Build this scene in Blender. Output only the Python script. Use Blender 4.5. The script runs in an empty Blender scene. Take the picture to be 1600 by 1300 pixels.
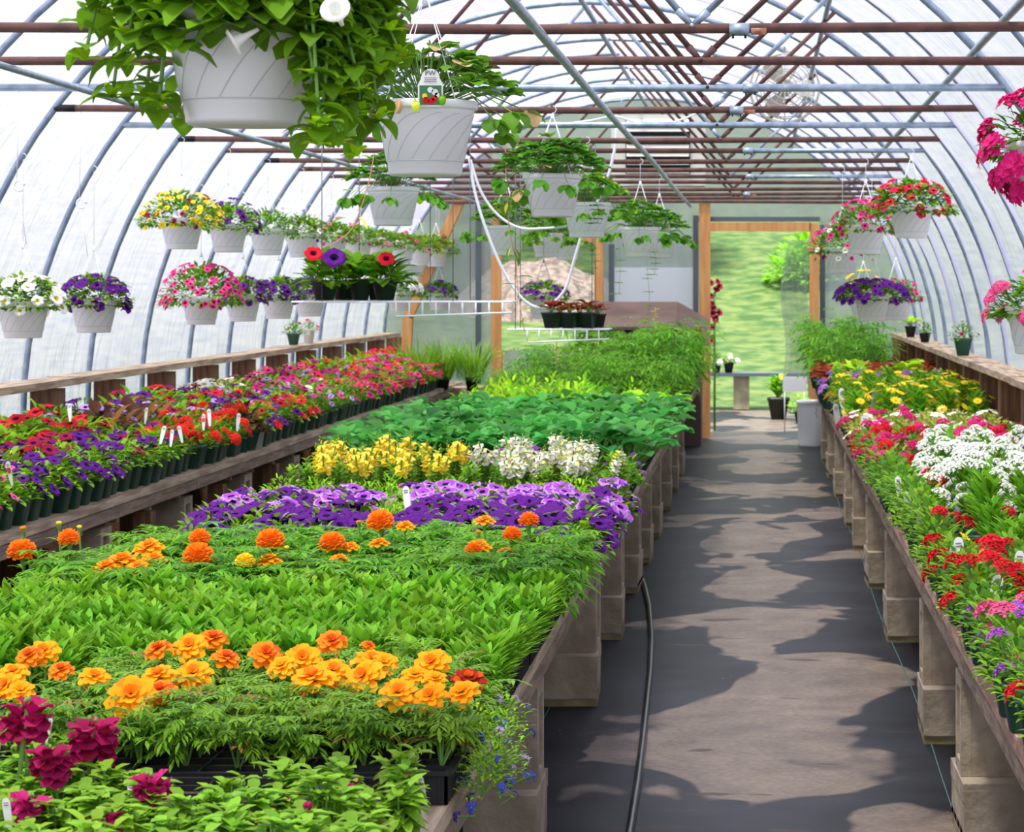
import bpy, math, random
from mathutils import Vector, noise
rnd = random.Random(7)
C = bpy.context.scene.collection
PI = math.pi
# ---------------------------------------------------------------- camera
# one-point perspective: vanishing point at pixel (1183, 442) of 1600x1300, focal length 3760 px
F = 3760.0; VX, VY, H = 1183.0, 442.0, 1.6
cd = bpy.data.cameras.new('camera'); cam = bpy.data.objects.new('camera', cd); C.objects.link(cam)
cam.location = (0, 0, H); cam.rotation_euler = (PI/2, 0, 0)
cd.sensor_fit = 'HORIZONTAL'; cd.sensor_width = 36; cd.lens = 36*F/1600
cd.shift_x = (800-VX)/1600; cd.shift_y = (VY-650)/1600
cd.clip_start = .1; cd.clip_end = 400
cd.dof.use_dof = True; cd.dof.focus_distance = 6.2; cd.dof.aperture_fstop = 14
bpy.context.scene.camera = cam
# ---------------------------------------------------------------- light
sc = bpy.context.scene
sc.view_settings.view_transform = 'Standard'; sc.view_settings.look = 'None'
sc.view_settings.gamma = 1; sc.view_settings.exposure = 0.42
w = bpy.data.worlds.new('sky'); sc.world = w; w.use_nodes = True
wn = w.node_tree.nodes; wl = w.node_tree.links
bg = wn['Background']; bg.inputs[1].default_value = 1.25
tc = wn.new('ShaderNodeTexCoord'); sx = wn.new('ShaderNodeSeparateXYZ'); cr = wn.new('ShaderNodeValToRGB')
wl.new(tc.outputs['Generated'], sx.inputs[0]); wl.new(sx.outputs[2], cr.inputs[0]); wl.new(cr.outputs[0], bg.inputs[0])
cr.color_ramp.elements[0].color = (.93, .96, 1, 1); cr.color_ramp.elements[1].color = (.72, .84, 1, 1)
sd = bpy.data.lights.new('sun', 'SUN'); sun = bpy.data.objects.new('sun', sd); C.objects.link(sun)
sd.energy = 7.0; sd.angle = math.radians(7); sd.color = (1, .96, .88)
SUND = Vector((.22, .26, -1)).normalized()
sun.rotation_euler = SUND.to_track_quat('-Z', 'Y').to_euler(); sun.location = (-10, 0, 14)

# ---------------------------------------------------------------- helpers
def P(x, y, S): return Vector(((x-VX)/S, F/S, H+(VY-y)/S))
def lin(c):
    if isinstance(c, str): c = [int(c[i:i+2], 16)/255 for i in (0, 2, 4)]
    return tuple((v/12.92 if v <= .04045 else ((v+.055)/1.055)**2.4) for v in c)+(1,)
MATS = {}
def mat(name, col, rough=.5, var=0, trans=0, metal=0, spec=.5, scale=8, col2=None, bump=0, stretch=None, sheen=0, hue=0):
    if name in MATS: return MATS[name]
    m = bpy.data.materials.new(name); m.use_nodes = True; N = m.node_tree.nodes; L = m.node_tree.links
    p = N['Principled BSDF']; out = N['Material Output']
    c1 = lin(col); src = None
    p.inputs['Base Color'].default_value = c1; p.inputs['Roughness'].default_value = rough
    p.inputs['Metallic'].default_value = metal; p.inputs['Specular IOR Level'].default_value = spec
    def tex(sc_, detail=4):
        t = N.new('ShaderNodeTexCoord'); mp = N.new('ShaderNodeMapping'); n = N.new('ShaderNodeTexNoise')
        if stretch: mp.inputs['Scale'].default_value = stretch
        L.new(t.outputs['Object'], mp.inputs[0]); L.new(mp.outputs[0], n.inputs[0])
        n.inputs['Scale'].default_value = sc_; n.inputs['Detail'].default_value = detail
        return n
    if col2:
        n = tex(scale); r = N.new('ShaderNodeValToRGB'); L.new(n.outputs[0], r.inputs[0])
        r.color_ramp.elements[0].position = .38; r.color_ramp.elements[1].position = .62
        r.color_ramp.elements[0].color = c1; r.color_ramp.elements[1].color = lin(col2); src = r.outputs[0]
    if var:
        g = N.new('ShaderNodeNewGeometry'); hs = N.new('ShaderNodeHueSaturation'); oi = N.new('ShaderNodeObjectInfo')
        if src: L.new(src, hs.inputs['Color'])
        else: hs.inputs['Color'].default_value = c1
        ma = N.new('ShaderNodeMapRange'); ma.inputs[3].default_value = 1-var; ma.inputs[4].default_value = 1+var
        L.new(g.outputs['Random Per Island'], ma.inputs[0]); L.new(ma.outputs[0], hs.inputs['Value'])
        mb_ = N.new('ShaderNodeMapRange'); mb_.inputs[3].default_value = .5-hue; mb_.inputs[4].default_value = .5+hue
        L.new(oi.outputs['Random'], mb_.inputs[0]); L.new(mb_.outputs[0], hs.inputs['Hue'])
        src = hs.outputs[0]
    if src: L.new(src, p.inputs['Base Color'])
    if bump:
        n2 = tex(scale*2.5, 6); b = N.new('ShaderNodeBump'); b.inputs['Strength'].default_value = bump; b.inputs['Distance'].default_value = .02
        L.new(n2.outputs[0], b.inputs['Height']); L.new(b.outputs[0], p.inputs['Normal'])
    if trans:
        t = N.new('ShaderNodeBsdfTranslucent'); mx = N.new('ShaderNodeMixShader'); mx.inputs[0].default_value = trans
        if src: L.new(src, t.inputs[0])
        else: t.inputs[0].default_value = c1
        L.new(p.outputs[0], mx.inputs[1]); L.new(t.outputs[0], mx.inputs[2]); L.new(mx.outputs[0], out.inputs[0])
    MATS[name] = m; return m
def leafm(name, col, **k):
    c = [min(250, int(col[i:i+2], 16)*g) for i, g in ((0, 1.34), (2, 1.14), (4, .62))]
    return mat(name, '%02x%02x%02x' % tuple(int(v) for v in c), rough=.5, var=.38, trans=.40, spec=.16, hue=.012, **k)
def petm(name, col, **k): return mat(name, col, rough=.6, var=.14, trans=.3, spec=.15, **k)

M_leaf = leafm('leaf_green', '5f9a3c'); M_leafdk = leafm('leaf_dark_green', '3f7a34'); M_leaflt = leafm('leaf_light_green', '76ba46')
M_leafgr = leafm('leaf_fresh_green', '5ea348'); M_fern = leafm('leaf_fern_green', '5c9440'); M_blue = leafm('leaf_blue_green', '3f9474')
M_lime = leafm('leaf_lime', '84cc3c'); M_let = leafm('leaf_lettuce', '82c442'); M_redlet = leafm('leaf_red_lettuce', '6e3c3c')
M_dkvine = leafm('leaf_dark_purple', '3d2630'); M_snap = leafm('leaf_snapdragon', '64a050'); M_big = leafm('leaf_basket_green', '4b8730')
M_straw = leafm('leaf_strawberry', '437f39'); M_cream = leafm('leaf_cream', 'dfe2a6'); M_tom = leafm('leaf_tomato', '4f9538')
M_gy = leafm('leaf_grey_green', '8aa88a'); M_dead = mat('dead_leaf', 'b59a66', .8, var=.2); M_purlf = leafm('leaf_purplish', '7d6a6a')
M_stem = mat('stem', '6d9a3e', .6); M_stemred = mat('stem_red', '6f4038', .6); M_tanstem = mat('stem_tan', 'cf9d6a', .6)
M_soil = mat('potting_soil', '2b211b', .95, scale=180, col2='5c4a3a', bump=.5)
M_black = mat('black_plastic', '17181a', .45); M_green = mat('green_plastic', '2c5c4a', .45, var=.08); M_white = mat('white_plastic', 'fbfcfd', .35, trans=.35)
M_groove_shade = mat('groove_shade_grey', 'b4babd', .5); M_wire = mat('white_wire', 'f2f4f5', .4); M_dwire = mat('dark_wire', '5c6468', .5)
M_galv = mat('galvanised_pipe', '9fb0bd', .38, metal=.55, scale=20, col2='8496a6', bump=.05)
M_bow = mat('grey_hoop_pipe', '8e9cab', .45, metal=.35, scale=20, col2='75869a')
M_rust = mat('rusty_pipe', '66453b', .8, scale=9, col2='4b332e', bump=.25)
M_rust2 = mat('rust_orange', 'a35a32', .85, scale=30, col2='d9a88a')
M_wood = mat('weathered_wood', '8a7660', .85, scale=5, col2='b7a48a', bump=.3, stretch=(6, .6, 6))
M_woodv = mat('post_wood', '5a3c28', .85, scale=4, col2='7d5a3c', bump=.3, stretch=(9, 9, .8))
M_woodr = mat('pinkish_bench_wood', '8d6f5c', .8, scale=5, col2='b8967e', bump=.3, stretch=(6, .6, 6))
M_edge = mat('dark_edge_wood', '6b5a4a', .9, scale=6, col2='8c7965', bump=.3, stretch=(6, .6, 6))
M_pine = mat('pine_lumber', 'cd9a5c', .7, scale=3, col2='bd844c', bump=.1, stretch=(7, 7, .7))
M_conc = mat('concrete', 'a89a84', .95, scale=7, col2='8b7e6a', bump=.5)
M_concm = mat('mossy_concrete', '7a7248', .95, scale=9, col2='8f8262', bump=.5)
M_brown = mat('brown_board', '54423a', .75, scale=3, col2='675248')
M_hose = mat('black_hose', '2a3033', .3); M_hosew = mat('white_hose', 'e8eef2', .3)
M_tag = mat('plant_tag', 'f1f2ee', .4, trans=.2); M_ink = mat('ink_dark', '3c4a50', .6); M_tgreen = mat('tag_green', '2f6a3c', .5); M_tred = mat('tag_red', 'c23a32', .5)
M_louv = mat('heater_enamel', 'cfcfc0', .45); M_dark = mat('dark_recess', '0f1113', .8)
M_fan = mat('fan_plastic', 'b4b2a6', .4)

class MB:
    def __init__(s): s.v = []; s.f = []; s.mi = []; s.mats = []; s.sm = []
    def mid(s, m):
        if m not in s.mats: s.mats.append(m)
        return s.mats.index(m)
    def add(s, vs, fs, m, smooth=True):
        o = len(s.v); s.v += [tuple(v) for v in vs]; k = s.mid(m)
        for f in fs: s.f.append(tuple(i+o for i in f)); s.mi.append(k); s.sm.append(smooth)
    def box(s, c, d, m, rz=0, bev=0, taper=1):
        x, y, z = d[0]/2, d[1]/2, d[2]/2; ca, sa = math.cos(rz), math.sin(rz)
        vs = []
        for k in (-1, 1):
            t = taper if k < 0 else 1
            for a, b in ((-1, -1), (1, -1), (1, 1), (-1, 1)):
                px, py = a*x*t, b*y*t; vs.append((c[0]+px*ca-py*sa, c[1]+px*sa+py*ca, c[2]+k*z))
        s.add(vs, [(3, 2, 1, 0), (4, 5, 6, 7), (0, 1, 5, 4), (1, 2, 6, 5), (2, 3, 7, 6), (3, 0, 4, 7)], m, False)
    def tube(s, pts, r, m, n=6, cap=True):
        pts = [Vector(p) for p in pts]; N = len(pts); vs = []; fs = []
        rr = r if isinstance(r, (list, tuple)) else [r]*N
        up = Vector((0, 0, 1))
        d0 = (pts[1]-pts[0]).normalized()
        if abs(d0.z) > .9: up = Vector((1, 0, 0))
        a = d0.cross(up).normalized()
        for i, p in enumerate(pts):
            d = (pts[min(i+1, N-1)]-pts[max(i-1, 0)])
            if d.length < 1e-9: d = d0
            d = d.normalized(); a = (a-d*a.dot(d)); a = a.normalized() if a.length > 1e-6 else d.orthogonal().normalized()
            b = d.cross(a)
            for k in range(n):
                t = 2*PI*k/n; vs.append(p+(a*math.cos(t)+b*math.sin(t))*rr[i])
        for i in range(N-1):
            for k in range(n): fs.append((i*n+k, i*n+(k+1) % n, (i+1)*n+(k+1) % n, (i+1)*n+k))
        if cap: fs.append(tuple(range(n-1, -1, -1))); fs.append(tuple(range((N-1)*n, N*n)))
        s.add(vs, fs, m)
    def lathe(s, prof, m, n=24, c=(0, 0, 0), sq=0):
        vs = []; fs = []
        for r, z in prof:
            for k in range(n):
                t = 2*PI*k/n; q = 1
                if sq: q = 1/max(abs(math.cos(t)), abs(math.sin(t))); q = 1+(q-1)*sq
                vs.append((c[0]+r*q*math.cos(t), c[1]+r*q*math.sin(t), c[2]+z))
        for i in range(len(prof)-1):
            for k in range(n): fs.append((i*n+k, i*n+(k+1) % n, (i+1)*n+(k+1) % n, (i+1)*n+k))
        if prof[0][0] > 0: fs.append(tuple(range(n-1, -1, -1)))
        s.add(vs, fs, m)
    def leaf(s, p, az, el, L, W, m, n=3, droop=.6, fold=.25, prof='ov', ruf=0, roll=0):
        sd_ = Vector((-math.sin(az), math.cos(az), 0)); q = Vector(p); vs = []; e = el; st = L/n
        for i in range(n+1):
            t = i/n
            if prof == 'ov': wv = math.sin(PI*min(1, t*.92+.06)**.75)
            elif prof == 'ln': wv = math.sin(PI*(t*.9+.08))**.8
            elif prof == 'rd': wv = math.sqrt(max(0, 1-(2*t-1)**2)+.06)*.97
            else: wv = (.28, .8, 1.0, .45)[min(3, int(t*3.01))] if n == 3 else (.3, 1, .55)[min(2, int(t*2.01))]
            wv = max(wv, .05)*W/2
            d = Vector((math.cos(e)*math.cos(az), math.cos(e)*math.sin(az), math.sin(e)))
            u = sd_.cross(d)*-1
            sv = sd_*math.cos(roll)+u*math.sin(roll)
            j = (rnd.random()-.5)*ruf*W
            vs += [q-sv*wv+u*(fold*wv+j), q+u*(-j*.5), q+sv*wv+u*(fold*wv-j)]
            q = q+d*st; e -= droop/n
        fs = []
        for i in range(n):
            a = i*3; fs += [(a, a+1, a+4, a+3), (a+1, a+2, a+5, a+4)]
        s.add(vs, fs, m)
    def mesh(s, name):
        me = bpy.data.meshes.new(name); me.from_pydata(s.v, [], s.f)
        for m in s.mats: me.materials.append(m)
        me.polygons.foreach_set('material_index', s.mi); me.polygons.foreach_set('use_smooth', s.sm); me.update()
        return me
    def obj(s, name, parent=None, loc=None):
        o = bpy.data.objects.new(name, s.mesh(name)); C.objects.link(o)
        if parent: o.parent = parent
        if loc is not None: o.location = loc
        return o
def tag(o, label, cat, group=None):
    o['label'] = label; o['category'] = cat
    if group: o['group'] = group
    return o
def thing(name, label, cat, loc=(0, 0, 0), rz=0, group=None, sc_=1):
    o = bpy.data.objects.new(name, None); C.objects.link(o); o.location = loc; o.rotation_euler = (0, 0, rz); o.scale = (sc_,)*3
    o.empty_display_size = .05
    return tag(o, label, cat, group)
def put(mesh, name, parent, loc=(0, 0, 0), rot=(0, 0, 0), s=1):
    o = bpy.data.objects.new(name, mesh); C.objects.link(o); o.parent = parent; o.location = loc; o.rotation_euler = rot
    o.scale = (s,)*3 if not isinstance(s, tuple) else s
    return o
def struct(mb, name):
    o = mb.obj(name); o['kind'] = 'structure'; return o
ONES = 'first second third fourth fifth sixth seventh eighth ninth tenth eleventh twelfth thirteenth fourteenth fifteenth sixteenth seventeenth eighteenth nineteenth twentieth'.split()
TENS = {20: 'twenty', 30: 'thirty', 40: 'forty', 50: 'fifty', 60: 'sixty', 70: 'seventy', 80: 'eighty', 90: 'ninety'}
TENO = {30: 'thirtieth', 40: 'fortieth', 50: 'fiftieth', 60: 'sixtieth', 70: 'seventieth', 80: 'eightieth', 90: 'ninetieth'}
def od(n):      # 0-based
    n += 1
    if n <= 20: return ONES[n-1]
    if n % 10 == 0: return TENO[n]
    return TENS[n//10*10]+'-'+ONES[n % 10-1]

# ---------------------------------------------------------------- the setting
CX, HA, HB, HZ = -1.14, 2.72, 2.60, .90           # hoop centre, half width, rise above HZ
def hoop(off, da=0):                                # height of the hoop at an offset from the centre
    return HZ+(HB+da)*math.sqrt(max(0, 1-(off/(HA+da))**2))
def hoop_pts(da=0, n=36, z0=0.0):
    pts = [(CX-HA-da, z0), (CX-HA-da, HZ*.5)]
    for i in range(n+1):
        t = PI-PI*i/n; pts.append((CX+(HA+da)*math.cos(t), HZ+(HB+da)*math.sin(t)))
    return pts+[(CX+HA+da, HZ*.5), (CX+HA+da, z0)]
def SN(n): return 1/(.00207+.000324*n)
def YN(n): return F/SN(n)
YEND = 25.0
ZC = H+.83

def film_mat():
    m = bpy.data.materials.new('poly_film'); m.use_nodes = True; N = m.node_tree.nodes; L = m.node_tree.links; N.clear()
    o = N.new('ShaderNodeOutputMaterial'); d = N.new('ShaderNodeBsdfDiffuse'); t = N.new('ShaderNodeBsdfTranslucent'); tr = N.new('ShaderNodeBsdfTransparent')
    a = N.new('ShaderNodeMixShader'); b = N.new('ShaderNodeMixShader')
    d.inputs[0].default_value = (.66, .58, .78, 1); t.inputs[0].default_value = (.51, .465, .62, 1); tr.inputs[0].default_value = (1, 1, 1, 1)
    a.inputs[0].default_value = .74; b.inputs[0].default_value = .36
    L.new(d.outputs[0], a.inputs[1]); L.new(t.outputs[0], a.inputs[2]); L.new(a.outputs[0], b.inputs[1]); L.new(tr.outputs[0], b.inputs[2]); L.new(b.outputs[0], o.inputs[0])
    tcn = N.new('ShaderNodeTexCoord'); mp = N.new('ShaderNodeMapping'); n = N.new('ShaderNodeTexNoise'); bp = N.new('ShaderNodeBump')
    mp.inputs['Scale'].default_value = (1, 3.2, .8); n.inputs['Scale'].default_value = 2.2; n.inputs['Detail'].default_value = 5; n.inputs['Distortion'].default_value = .6
    bp.inputs['Strength'].default_value = .7; bp.inputs['Distance'].default_value = .10
    L.new(tcn.outputs['Object'], mp.inputs[0]); L.new(mp.outputs[0], n.inputs[0]); L.new(n.outputs[0], bp.inputs['Height'])
    L.new(bp.outputs[0], d.inputs['Normal']); L.new(bp.outputs[0], t.inputs['Normal'])
    return m
M_film = film_mat()
def poly_mat(name, col, tr_):
    m = bpy.data.materials.new(name); m.use_nodes = True; N = m.node_tree.nodes; L = m.node_tree.links; N.clear()
    o = N.new('ShaderNodeOutputMaterial'); d = N.new('ShaderNodeBsdfDiffuse'); t = N.new('ShaderNodeBsdfTranslucent'); tr = N.new('ShaderNodeBsdfTransparent')
    a = N.new('ShaderNodeMixShader'); b = N.new('ShaderNodeMixShader')
    for q in (d, t): q.inputs[0].default_value = lin(col)
    a.inputs[0].default_value = .5; b.inputs[0].default_value = tr_
    L.new(d.outputs[0], a.inputs[1]); L.new(t.outputs[0], a.inputs[2]); L.new(a.outputs[0], b.inputs[1]); L.new(tr.outputs[0], b.inputs[2]); L.new(b.outputs[0], o.inputs[0])
    return m
M_poly = poly_mat('corrugated_panel', 'a9afb0', .2); M_polyw = poly_mat('white_panel', 'e6eaf0', .05); M_curt = poly_mat('door_film', 'a8b4ac', .45)

# film cover, bulging between hoops and creased
def film(side):
    pts = hoop_pts(.02 if side == 'left' else -.006, 64, 0)
    half = len(pts)//2
    pts = pts[:half+1] if side == 'left' else pts[half:]
    ys = []; y = .4
    while y < YEND+.02: ys.append(y); y += .1218
    ys.append(YEND+.02)
    vs = []; n = len(pts)
    for yy in ys:
        ph = (yy-YN(0))/1.218
        bul = .022*abs(math.sin(PI*ph))
        for i, (x, z) in enumerate(pts):
            ox, oz = x-CX, z-HZ; l = math.hypot(ox, max(oz, 0)) or 1
            k = noise.noise(Vector((yy*2.3+z*.9, z*1.1, x*.6+7)))*(.05 if side == 'right' else .03)
            k2 = noise.noise(Vector((yy*.9, z*.8+x*.5, 3.3)))*.016 if side == 'right' else 0
            d = bul+(abs(k) if side == 'left' else max(k, -.01)-k2)
            vs.append((x+ox/l*d, yy, z+max(oz, 0)/l*d))
    fs = [(j*n+i, j*n+i+1, (j+1)*n+i+1, (j+1)*n+i) for j in range(len(ys)-1) for i in range(n-1)]
    b = MB(); b.add(vs, fs, M_film); return struct(b, 'wall_'+side)
film('left'); film('right')

# floor cloth
def floor_mat():
    m = bpy.data.materials.new('ground_cloth'); m.use_nodes = True; N = m.node_tree.nodes; L = m.node_tree.links
    p = N['Principled BSDF']; p.inputs['Roughness'].default_value = .5; p.inputs['Specular IOR Level'].default_value = .25
    t = N.new('ShaderNodeTexCoord'); sp = N.new('ShaderNodeSeparateXYZ'); L.new(t.outputs['Object'], sp.inputs[0])
    def ns(s_, det, dist=0, sc3=(1, 1, 1)):
        mp = N.new('ShaderNodeMapping'); mp.inputs['Scale'].default_value = sc3; n = N.new('ShaderNodeTexNoise')
        n.inputs['Scale'].default_value = s_; n.inputs['Detail'].default_value = det; n.inputs['Distortion'].default_value = dist
        L.new(t.outputs['Object'], mp.inputs[0]); L.new(mp.outputs[0], n.inputs[0]); return n.outputs[0]
    def mth(op, a, b=None, c=None):
        q = N.new('ShaderNodeMath'); q.operation = op
        for i, v in enumerate((a, b, c)):
            if v is None: continue
            if isinstance(v, (int, float)): q.inputs[i].default_value = v
            else: L.new(v, q.inputs[i])
        return q.outputs[0]
    def ramp(v, a, b, ca, cb):
        r = N.new('ShaderNodeValToRGB'); L.new(v, r.inputs[0]); r.color_ramp.elements[0].position = a; r.color_ramp.elements[1].position = b
        r.color_ramp.elements[0].color = ca; r.color_ramp.elements[1].color = cb; return r.outputs[0]
    def mix(f, a, b):
        q = N.new('ShaderNodeMix'); q.data_type = 'RGBA'; L.new(f, q.inputs[0])
        for i, v in ((6, a), (7, b)):
            if isinstance(v, tuple): q.inputs[i].default_value = v
            else: L.new(v, q.inputs[i])
        return q.outputs[2]
    # dry dusty patches down the middle of the aisle
    mid = mth('SUBTRACT', 1.0, mth('ABSOLUTE', mth('DIVIDE', mth('SUBTRACT', sp.outputs[0], -.02), .62)))
    big = ns(1.15, 3, .5, (1.0, .72, 1))
    pat = mth('ADD', big, mth('MULTIPLY', mid, .17))
    msk = ramp(pat, .60, .622, (0, 0, 0, 1), (1, 1, 1, 1))
    weave = mth('ADD', mth('MULTIPLY', ns(60, 2), .5), .25)
    dark = mix(ramp(ns(1.7, 4), .4, .65, (0, 0, 0, 1), (1, 1, 1, 1)), lin('131418'), lin('24272c'))
    tan = mix(ramp(ns(5, 5), .35, .7, (0, 0, 0, 1), (1, 1, 1, 1)), lin('695e54'), lin('7d7063'))
    c = mix(msk, dark, tan)
    sk = ramp(ns(3.0, 2, 0, (.7, 2.2, 1)), .665, .69, (0, 0, 0, 1), (1, 1, 1, 1))
    c = mix(mth('MULTIPLY', sk, .8), c, lin('3a2c22'))
    crumbs = ramp(ns(70, 2), .70, .73, (0, 0, 0, 1), (1, 1, 1, 1)); zone = ramp(ns(1.6, 2, 0, (1.4, 1, 1)), .55, .68, (0, 0, 0, 1), (1, 1, 1, 1))
    c = mix(mth('MULTIPLY', crumbs, zone), c, lin('b09a80'))
    fine = ramp(mth('ADD', mth('MULTIPLY', ns(38, 5), .6), mth('MULTIPLY', ns(7, 6), .4)), .3, .72, (.62, .62, .62, 1), (1.32, 1.3, 1.28, 1))
    mm_ = N.new('ShaderNodeMix'); mm_.data_type = 'RGBA'; mm_.blend_type = 'MULTIPLY'; mm_.inputs[0].default_value = 1; L.new(c, mm_.inputs[6]); L.new(fine, mm_.inputs[7]); c = mm_.outputs[2]
    L.new(c, p.inputs['Base Color'])
    b = N.new('ShaderNodeBump'); b.inputs['Strength'].default_value = .25; b.inputs['Distance'].default_value = .01; L.new(ns(3, 6), b.inputs['Height']); L.new(b.outputs[0], p.inputs['Normal'])
    return m
b = MB(); b.add([(-4.6, -1, 0), (2.4, -1, 0), (2.4, 30.2, 0), (-4.6, 30.2, 0)], [(0, 1, 2, 3)], floor_mat()); struct(b, 'floor')
M_thread = mat('green_thread', '3f6d66', .7)
for i, X in enumerate((-.79, .60, .93)):
    b = MB(); b.tube([(X+.01*math.sin(k), 3+k*.8, .003) for k in range(26)], .0025, M_thread, 4); struct(b, 'trim_%d' % (i+1))

# lawn rising behind the end wall
M_grass = mat('lawn', '33581f', .9, scale=3.5, col2='66783a', bump=.9)
def lawn_z(x, y):
    t = max(0, (y-31)/40.0); return -.02+7.5*(t**1.15 if t > 0 else 0)+.25*noise.noise(Vector((x*.12, y*.12, 0)))*min(1, t*6)
b = MB(); xs = [-45+i*1.5 for i in range(61)]; ys = [24.5+i*1.5 for i in range(60)]
b.add([(x, y, lawn_z(x, y)-.012) for y in ys for x in xs], [(j*61+i, j*61+i+1, (j+1)*61+i+1, (j+1)*61+i) for j in range(59) for i in range(60)], M_grass)
g = b.obj('lawn'); g['kind'] = 'structure'

# end wall: translucent corrugated panels, pine studs
def panel(name, x0, x1, z0, z1, m, y=YEND, step=.038, amp=.009, clip=False):
    b = MB(); n = max(2, int((x1-x0)/step)); vs = []; fs = []
    for i in range(n+1):
        x = x0+(x1-x0)*i/n; top = z1
        if clip: top = max(z0+.01, min(z1, hoop(min(HA-.001, abs(x-CX)), .03)))
        yy = y+amp*math.sin(i*PI/1.0*.5); vs += [(x, yy, z0), (x, yy, top)]
        if i: fs.append((2*i-2, 2*i, 2*i+1, 2*i-1))
    b.add(vs, fs, m); return b
DX0, DX1, DZ = (1110-VX)/150.4, (1266-VX)/150.4, 2.13
wb = MB()
def addp(bm): wb.add(bm.v, bm.f, bm.mats[0])
addp(panel('', CX-HA, CX+HA, DZ+.12, 4, M_poly, clip=True))
addp(panel('', CX-HA, -2.66, 0, DZ+.12, M_poly, clip=True))
addp(panel('', -2.66, -1.69, 0, .9, M_poly)); addp(panel('', -1.69, DX0-.1, 0, DZ+.12, M_poly)); addp(panel('', DX1+.1, CX+HA, 0, DZ+.12, M_poly, clip=True))
struct(wb, 'wall_back')
b = panel('', -1.5, -.66, .5, 1.76, M_polyw, y=YEND-.05, amp=.002); o = b.obj('white_board'); tag(o, 'white sheet covering the lower part of the back wall left of the doorway', 'panel')
def beam(p0, p1, wd, dp, m, bm=None):
    bm = bm or MB(); p0 = Vector(p0); p1 = Vector(p1); d = (p1-p0).normalized(); yv = Vector((0, 1, 0)); s = d.cross(yv).normalized()
    vs = []
    for p in (p0, p1):
        for a, c in ((-1, -1), (1, -1), (1, 1), (-1, 1)): vs.append(p+s*a*wd/2+yv*c*dp/2)
    bm.add(vs, [(0, 1, 2, 3), (7, 6, 5, 4), (0, 4, 5, 1), (1, 5, 6, 2), (2, 6, 7, 3), (3, 7, 4, 0)], m, False); return bm
def S15(x): return (x-VX)/150.4
trims = [((S15(1101.5), 2.42), (S15(1101.5), 0), .115), ((S15(1272), 2.22), (S15(1272), 0), .10), ((DX0, 2.18), (DX1, 2.18), .09), ((S15(936.5), 2.42), (S15(936.5), 0), .09),
         ((S15(777), 2.42), (S15(777), 0), .10), ((-2.62, 2.06), (-1.69, 2.06), .08), ((S15(724), 2.50), (S15(640), 1.25), .10), ((S15(640), 1.25), (S15(630), 0), .10)]
for i, (a, c, wd) in enumerate(trims):
    struct(beam((a[0], YEND-.10, a[1]), (c[0], YEND-.10, c[1]), wd, .09, M_pine), 'trim_%d' % (i+4))
M_steel = mat('dark_frame', '59656b', .5, metal=.3)
for i, (x, z0, z1) in enumerate(((748, 0, 2.42), (956, 0, 2.0), (1087, 0, 2.3), (1285, 0, 2.2))):
    struct(beam((S15(x), YEND-.03, z1), (S15(x), YEND-.03, z0), .055, .05, M_steel), 'trim_%d' % (i+12))
struct(beam((S15(1087), YEND-.04, 2.26), (DX1+.1, YEND-.04, 2.26), .05, .04, M_steel), 'trim_16')
# film curtain rolled aside in the doorway
b = MB(); n = 26; vs = []; fs = []
for j in range(9):
    for i in range(n+1):
        z = .55+1.5*j/8; u = i/n; vs.append((.30+.26*u+.04*math.sin(j*.9)-.05*(1-j/8)*(1-u), YEND+.12+.045*math.sin(i*1.1+j*.3), z))
for j in range(8):
    for i in range(n): fs.append((j*(n+1)+i, j*(n+1)+i+1, (j+1)*(n+1)+i+1, (j+1)*(n+1)+i))
b.add(vs, fs, M_curt); tag(b.obj('door_curtain'), 'clear plastic door curtain bunched against the right doorpost', 'curtain')

# side rails, posts and skirting
def rail(side):
    b = MB(); sg = -1 if side == 'left' else 1
    X = CX+sg*(HA-.05)-sg*.07
    for k in range(7):
        y0 = 4+k*3.0; y1 = min(y0+2.99, 24.6); b.box((X+.006*math.sin(k*2.1), (y0+y1)/2, 1.072+.003*(k % 2)), (.19, y1-y0, .038), M_wood)
    return tag(b.obj('shelf_rail'), 'weathered wooden shelf board running along the %s film wall' % side, 'shelf')
rail('left'); rail('right')
pm = MB(); pm.box((0, 0, .52), (.15, .13, 1.04), M_woodv); pmesh = pm.mesh('wooden_post')
k = 0
for n in range(-2, 15):
    for sg, nm in ((-1, 'left'), (1, 'right')):
        if n < 2 and sg < 0: continue
        o = bpy.data.objects.new('wooden_post', pmesh); C.objects.link(o); o.location = (CX+sg*(HA-.09)-sg*.01, YN(n)+.10, 0)
        tag(o, 'brown wooden post under the %s shelf board, %s one from the doorway end' % (nm, od(14-n)), 'post', 'posts under the %s shelf board' % nm)
b = MB()
for kk in range(60): b.box((CX+HA+.02-.004*(kk % 2), 4+kk*.35, .5), (.02, .345, 1.0), M_woodv)
struct(b, 'baseboard_right')
b = MB()
for kk in range(60): b.box((CX-HA-.01+.004*(kk % 2), 4+kk*.35, .29), (.02, .345, .58), M_woodv)
struct(b, 'baseboard_left')
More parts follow.
